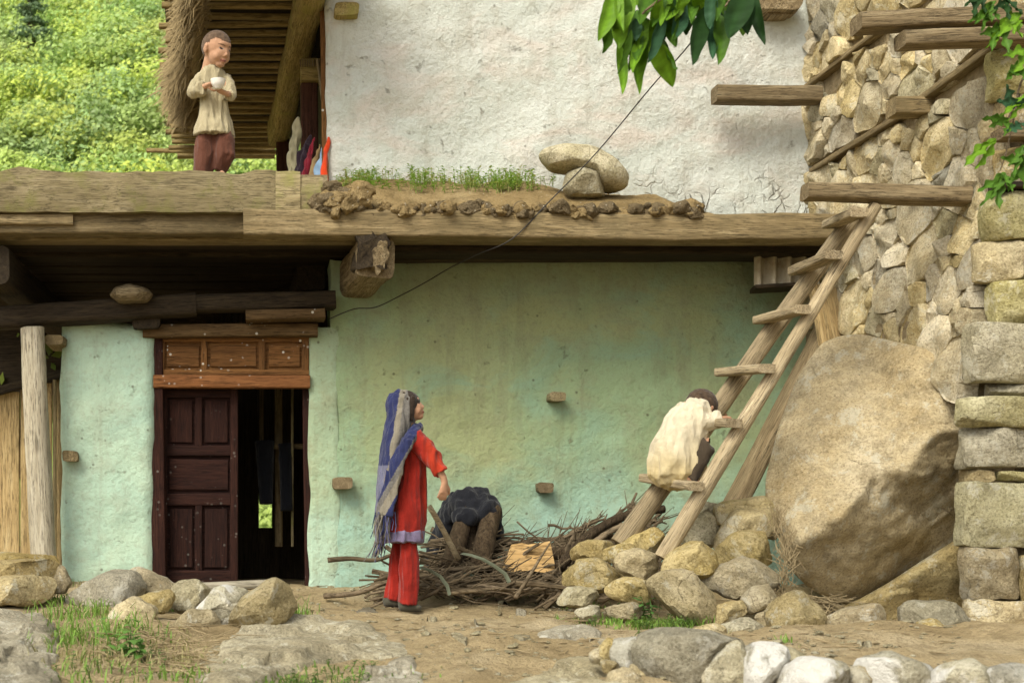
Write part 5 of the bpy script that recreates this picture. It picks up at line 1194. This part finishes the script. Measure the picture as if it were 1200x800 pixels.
cloth_part('tunic', ac, .007, girl, redc, .02, (19, 19, 3.0), 4, .007)
ac = Acc(); ac.add(*loftV([(g(c, 0).x, YG, g(0, y).z, a, b) for y, c, a, b in [(635, 472, .126, .149), (628, 472.3, .126, .148), (621, 473, .126, .147)]], 28)); cloth_part('hem_band', ac, .008, girl, lambda v: tuple(q * (1 + .3 * nz(v, 30)) for q in (.17, .14, .22)), .02, (19, 19, 3.0), 2, .007)
ac = Acc(); ac.add(*tubeV([g(477, 600, -.045), g(479, 640, -.05), g(480, 680, -.055), g(477, 707, -.05)], [.055, .058, .056, .056], 14)); ac.add(*tubeV([g(473, 600, .045), g(470, 640, .055), g(465, 675, .06), g(459, 702, .06)], [.055, .054, .05, .048], 14))
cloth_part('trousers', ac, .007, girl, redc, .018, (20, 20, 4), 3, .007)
for px, py, dy in ((478, 711, -.05), (460, 706, .06)):
    ac = Acc(); ac.add(*tubeV([g(px - 11, py - 1, dy), g(px - 6, py - 2, dy), g(px + 4, py, dy), g(px + 13, py + 1.5, dy), g(px + 16, py + 2, dy)], [(.022, .026), (.034, .034), (.036, .028), (.032, .020), (.018, .014)], 12))
    V, Fc = voxel(ac, .006, 3); mk('shoe', V, Fc, M_CLOTH, girl, None, True, 0, [(.075, .07, .05) if v.z > g(0, py + 3.5).z else (.03, .028, .022) for v in V])
ac = Acc(); ac.add(*ellV(HC + HR @ Vector((-.018, 0, .016)), (.096, .080, .090), HR)); ac.add(*tubeV([HC + HR @ Vector((.05, -.058, .045)), HC + HR @ Vector((.03, -.068, .0)), HC + HR @ Vector((.012, -.066, -.05)), HC + HR @ Vector((.0, -.06, -.09))], [.014, .018, .018, .012], 8))
V, Fc = voxel(ac, .006, 2, lambda v, n: .003 * mnoise.noise(v * 60)); mk('hair', V, Fc, M_CLOTH, girl, None, True, 0, [HAIRC] * len(V))
BLUE = (.022, .028, .085); GREYC = (.15, .14, .125); CREAM = (.23, .205, .155)
def scarfc(v):
    px = VX + v.x * F / v.y; py = VY - (v.z - CZ) * F / v.y; u = px - (472 - (py - 455) * .16) + 3 * nz(v, 9)
    sp = .5 + .5 * nz(v, 130)
    if u > 4: c = tuple(a * (.55 + .8 * sp) for a in GREYC)
    elif u > -3: c = tuple(a * (.8 + .3 * sp) for a in CREAM)
    elif u > -17: c = BLUE if py < 545 else tuple(a * (.5 + .6 * sp) + b * .5 for a, b in zip((.15, .15, .2), BLUE))
    else: c = BLUE
    return tuple(q * (1 + .2 * nz(v, 12)) for q in c)
ac = Acc(); ac.add(*ellV(HC + HR @ Vector((-.036, 0, .018)), (.094, .09, .098), HR)); ac.add(*ellV(HC + Vector((-.04, 0, -.04)), (.085, .098, .10)))
ac.add(*loftV([(g(c, 0).x, YG + o, g(0, y).z, a, b) for y, c, a, b, o in [(636, 444, .022, .07, -.05), (610, 446, .035, .09, -.04), (575, 450, .045, .11, -.03), (545, 455, .055, .13, -.02), (520, 460, .065, .14, -.01), (500, 466, .075, .13, 0), (480, 470, .07, .1, 0)]], 24))
cloth_part('scarf', ac, .007, girl, scarfc, .016, (26, 26, 3.5), 3, .005)
def endc(v):
    px = VX + v.x * F / v.y; py = VY - (v.z - CZ) * F / v.y; u = (px - 445) * .86 + (py - 600) * .5; sp = .5 + .5 * nz(v, 120)
    if u > 7: c = BLUE
    elif u > -2: c = tuple(a * (.7 + .4 * sp) for a in CREAM)
    elif u > -8: c = tuple(a * (.5 + .7 * sp) for a in GREYC)
    else: c = BLUE
    return tuple(q * (1 + .2 * nz(v, 14)) for q in c)
ac = Acc(); ac.add(*tubeV([g(490, 500, -.02), g(486, 505, -.09), g(477, 518, -.165), g(466, 540, -.17), g(457, 570, -.15), g(450, 604, -.145)], [(.03, .03), (.036, .03), (.042, .026), (.05, .022), (.06, .02), (.062, .016)], 18))
cloth_part('scarf_end', ac, .007, girl, endc, .014, (30, 30, 6), 3, .005)
fr = Acc(); rf = random.Random(8)
for k in range(70):
    if k < 42: px, py, dy, L = rf.uniform(438, 463), 601 + rf.uniform(-2, 3), -.145 + rf.gauss(0, .012), rf.uniform(.09, .19)
    else: px, py, dy, L = rf.uniform(439, 449), 634 + rf.uniform(-6, 2), rf.uniform(-.11, .02), rf.uniform(.05, .12)
    b = g(px, py, dy); e = b + Vector((rf.gauss(-.012, .02), rf.gauss(0, .01), -L)); V, Fc = tubeV([b, b.lerp(e, .5) + Vector((rf.gauss(0, .006), 0, 0)), e], [.0035, .003, .0022], 5); c = rf.choice([BLUE, BLUE, (.1, .1, .2), CREAM, GREYC]); fr.add(V, Fc, c)
fr.mk('fringe', M_CLOTH, girl)

# --- small boy on the terrace with a bowl, looking down
YBY = 8.75
def b_(px, py, dy=0.0): return P(px, py, YBY + dy)
boy = thing('person', b_(250, 211), 'small boy in beige tunic and maroon trousers standing on the terrace with a bowl', 'person')
HC2 = b_(254.5, 57.5, -.03); HR2 = rotm(-46, -20, 0); HS2 = 1.12
ac = Acc(); head_parts(ac, HC2, HS2, HR2); yw = math.radians(-58)
ac.add(*loftV([(b_(250, 0).x, YBY, b_(0, y).z, a, w_, yw) for y, a, w_ in ((160, .06, .08), (130, .05, .07), (100, .045, .07), (89, .04, .07), (82, .03, .04))]))
hr_w, hl_w = b_(243, 100, -.16), b_(266, 110, -.13)
ac.add(*tubeV([b_(236, 90, -.02), b_(227, 108, -.07), hr_w], [.028, .025, .018], 10)); hand_parts(ac, hr_w, Vector((1, -.15, .15)), Vector((.3, 1, .1)), .82, .42, -1)
ac.add(*tubeV([b_(264, 90, .02), b_(270, 111, -.05), hl_w], [.028, .025, .018], 10)); hand_parts(ac, hl_w, Vector((-1, -.25, .25)), Vector((.1, .2, 1)), .82, .38, 1)
for pts in ([(241, 150, -.02), (239, 180, -.02), (238, 206, -.02)], [(262, 150, .02), (268, 174, -.03), (257, 203, .02)]): ac.add(*tubeV([b_(*p) for p in pts], [.05, .035, .026], 10)); q = b_(*pts[-1]); ac.add(*tubeV([q + Vector((0, .01, -.015)), q + Vector((.02, -.07, -.02))], [.026, .02], 8))
fc2 = face_col(HC2, HS2, HR2, (.47, .27, .165)); Ri2 = HR2.inverted()
def boyc(v):
    p = (Ri2 @ (v - HC2)) / HS2
    return fc2(v)
body_part(ac, boy, boyc, .005)
V, Fc = ellV(HC2 + HR2 @ (Vector((-.012, 0, .013)) * HS2), tuple(q * HS2 for q in (.0945, .0785, .0885)), HR2, 48, 32)
keep = lambda p: p.z > (.047 - .012 * math.cos(p.y * 40) - 1.3 * max(0, .045 - p.x) * (1 if abs(p.y) > .03 else .2) if p.x > -.03 else -.062)
Fk = [f for f in Fc if all(keep((Ri2 @ (Vector(V[i]) - HC2)) / HS2) for i in f)]; us = sorted({i for f in Fk for i in f}); mp = {a: k for k, a in enumerate(us)}
mk('hair', [V[i] for i in us], [tuple(mp[i] for i in f) for f in Fk], M_CLOTH, boy, None, True, 0, [tuple(q * (1 + .5 * nz(V[i], 60)) for q in (.13, .085, .055)) for i in us])
BEI = (.40, .345, .215)
def beic(v): k = 1 + .12 * nz(v, 9, 2) + .1 * nz(v, 40); return tuple(q * k for q in BEI)
ac = Acc(); ac.add(*loftV([(b_(c, 0).x, YBY, b_(0, y).z, a, w_, yw) for y, c, a, w_ in ((160, 251, .115, .138), (152, 251, .108, .13), (135, 250.5, .08, .108), (115, 250, .07, .092), (98, 250, .066, .092), (87, 250, .06, .094), (82, 250, .052, .074), (78.5, 250.5, .046, .05), (76, 251, .04, .042))], 28))
ac.add(*tubeV([b_(236, 90, -.02), b_(230, 100, -.04), b_(226, 109, -.07), b_(232, 106, -.11), b_(238, 103, -.14)], [.042, .040, .042, .042, .044], 14)); ac.add(*tubeV([b_(264, 90, .02), b_(268, 101, -.01), b_(270, 111, -.05), b_(268, 113, -.09)], [.04, .037, .036, .036], 14))
cloth_part('tunic', ac, .006, boy, beic, .018, (20, 20, 4), 3, .006)
MAR = (.115, .045, .028)
ac = Acc(); ac.add(*tubeV([b_(243, 148, -.01), b_(240, 172, -.02), b_(238, 206, -.02)], [.06, .066, .06], 14)); ac.add(*tubeV([b_(257, 148, .02), b_(264, 166, -.02), b_(264, 180, -.03), b_(255, 200, 0)], [.06, .066, .066, .05], 14))
cloth_part('trousers', ac, .007, boy, lambda v: tuple(q * (1 + .3 * nz(v, 9)) for q in MAR), .016, (18, 18, 4))
# the bowl
bc = b_(255.5, 98, -.2); prof = [(.018, -.032), (.020, -.028), (.034, -.018), (.043, .0), (.047, .018), (.049, .024), (.046, .024), (.041, .002), (.03, -.014), (.0, -.022)]; V = []; Fc = []; n = 28
for r_, z_ in prof:
    for j in range(n): a = 6.2832 * j / n; V.append(bc + Vector((r_ * math.cos(a), r_ * math.sin(a), z_)))
for i in range(len(prof) - 1):
    for j in range(n): a, d = i * n + j, i * n + (j + 1) % n; Fc.append((a, d, d + n, a + n))
Fc.append(tuple(range(n))[::-1])
mk('bowl', V, Fc, M_CERAMIC, None, None, True, 50, label='white bowl held by the boy on the terrace', cat='bowl')

# --- child climbing the ladder, seen from behind
YC2 = 7.42
def c_(px, py, dy=0.0): return P(px, py, YC2 + dy)
kid = thing('person', c_(797, 566), 'child in cream tunic crouching on a ladder rung, seen from behind', 'person')
HC3 = c_(823, 479, .14); HR3 = rotm(25, -28, 0); ac = Acc(); head_parts(ac, HC3, .95, HR3)
ac.add(*tubeV([c_(794, 545, .02), c_(797, 520, .02), c_(803, 495, .03), c_(808, 482, .06), c_(812, 478, .1)], [.1, .1, .09, .07, .04], 14))
hw = c_(845, 490, -.03); ac.add(*tubeV([c_(816, 487, -.04), c_(829, 495, -.07), hw], [.034, .028, .019], 10)); hand_parts(ac, hw, Vector((1, .25, .05)), Vector((.15, .1, -1)), .8, .55, 1)
hw2 = c_(838, 482, .26); ac.add(*tubeV([c_(812, 484, .14), c_(826, 492, .22), hw2], [.034, .028, .019], 10)); hand_parts(ac, hw2, Vector((1, .1, -.1)), Vector((.1, 0, -1)), .8, .5, -1)
for dy, k in ((-.05, (829, 517)), (.14, (824, 520))): ac.add(*tubeV([c_(796, 546, dy), c_(k[0], k[1], dy), c_(812, 552, dy), c_(806, 562, dy)], [.036, .03, .026, .024], 10)); ac.add(*tubeV([c_(803, 563, dy), c_(819, 566, dy)], [.024, .018], 8))
body_part(ac, kid, face_col(HC3, .95, HR3), .006)
CRM = (.60, .53, .38)
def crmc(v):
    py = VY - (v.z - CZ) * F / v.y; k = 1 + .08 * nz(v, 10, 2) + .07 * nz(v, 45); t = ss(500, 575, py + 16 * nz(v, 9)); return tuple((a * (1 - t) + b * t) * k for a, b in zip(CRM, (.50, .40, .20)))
ac = Acc(); ac.add(*loftV([(c_(c, 0).x, YC2 + .03, c_(0, y).z, r_, ry) for y, c, r_, ry in ((573, 797, .05, .05), (567, 796, .115, .09), (556, 794.5, .15, .125), (538, 796, .155, .135), (520, 799, .148, .13), (502, 804, .132, .13), (488, 808, .116, .13), (478, 812, .095, .12), (471, 815, .066, .09), (467, 817, .03, .04))], 30))
ac.add(*tubeV([c_(817, 487, -.04), c_(825, 494, -.06), c_(835, 493, -.05), c_(843, 491, -.035)], [.055, .05, .045, .042], 14)); ac.add(*tubeV([c_(811, 484, .13), c_(824, 491, .2), c_(834, 484, .25)], [.055, .048, .042], 14))
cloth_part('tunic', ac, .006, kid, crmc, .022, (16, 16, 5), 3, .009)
ac = Acc(); ac.add(*tubeV([c_(800, 545, -.03), c_(829, 517, -.05), c_(827, 524, -.055), c_(814, 552, -.05), c_(808, 562, -.05)], [.055, .052, .05, .042, .038], 12)); ac.add(*tubeV([c_(800, 545, .1), c_(824, 519, .14), c_(811, 553, .14), c_(806, 562, .14)], [.055, .05, .04, .036], 12))
cloth_part('trousers', ac, .007, kid, lambda v: (.06, .045, .03), .01)
ac = Acc(); ac.add(*ellV(HC3 + HR3 @ Vector((-.016, 0, .016)), (.094, .083, .092), HR3)); V, Fc = voxel(ac, .006, 2, lambda v, n: .003 * mnoise.noise(v * 70)); mk('hair', V, Fc, M_CLOTH, kid, None, True, 0, [tuple(q * (1 + .5 * nz(v, 50)) for q in (.065, .042, .026)) for v in V])
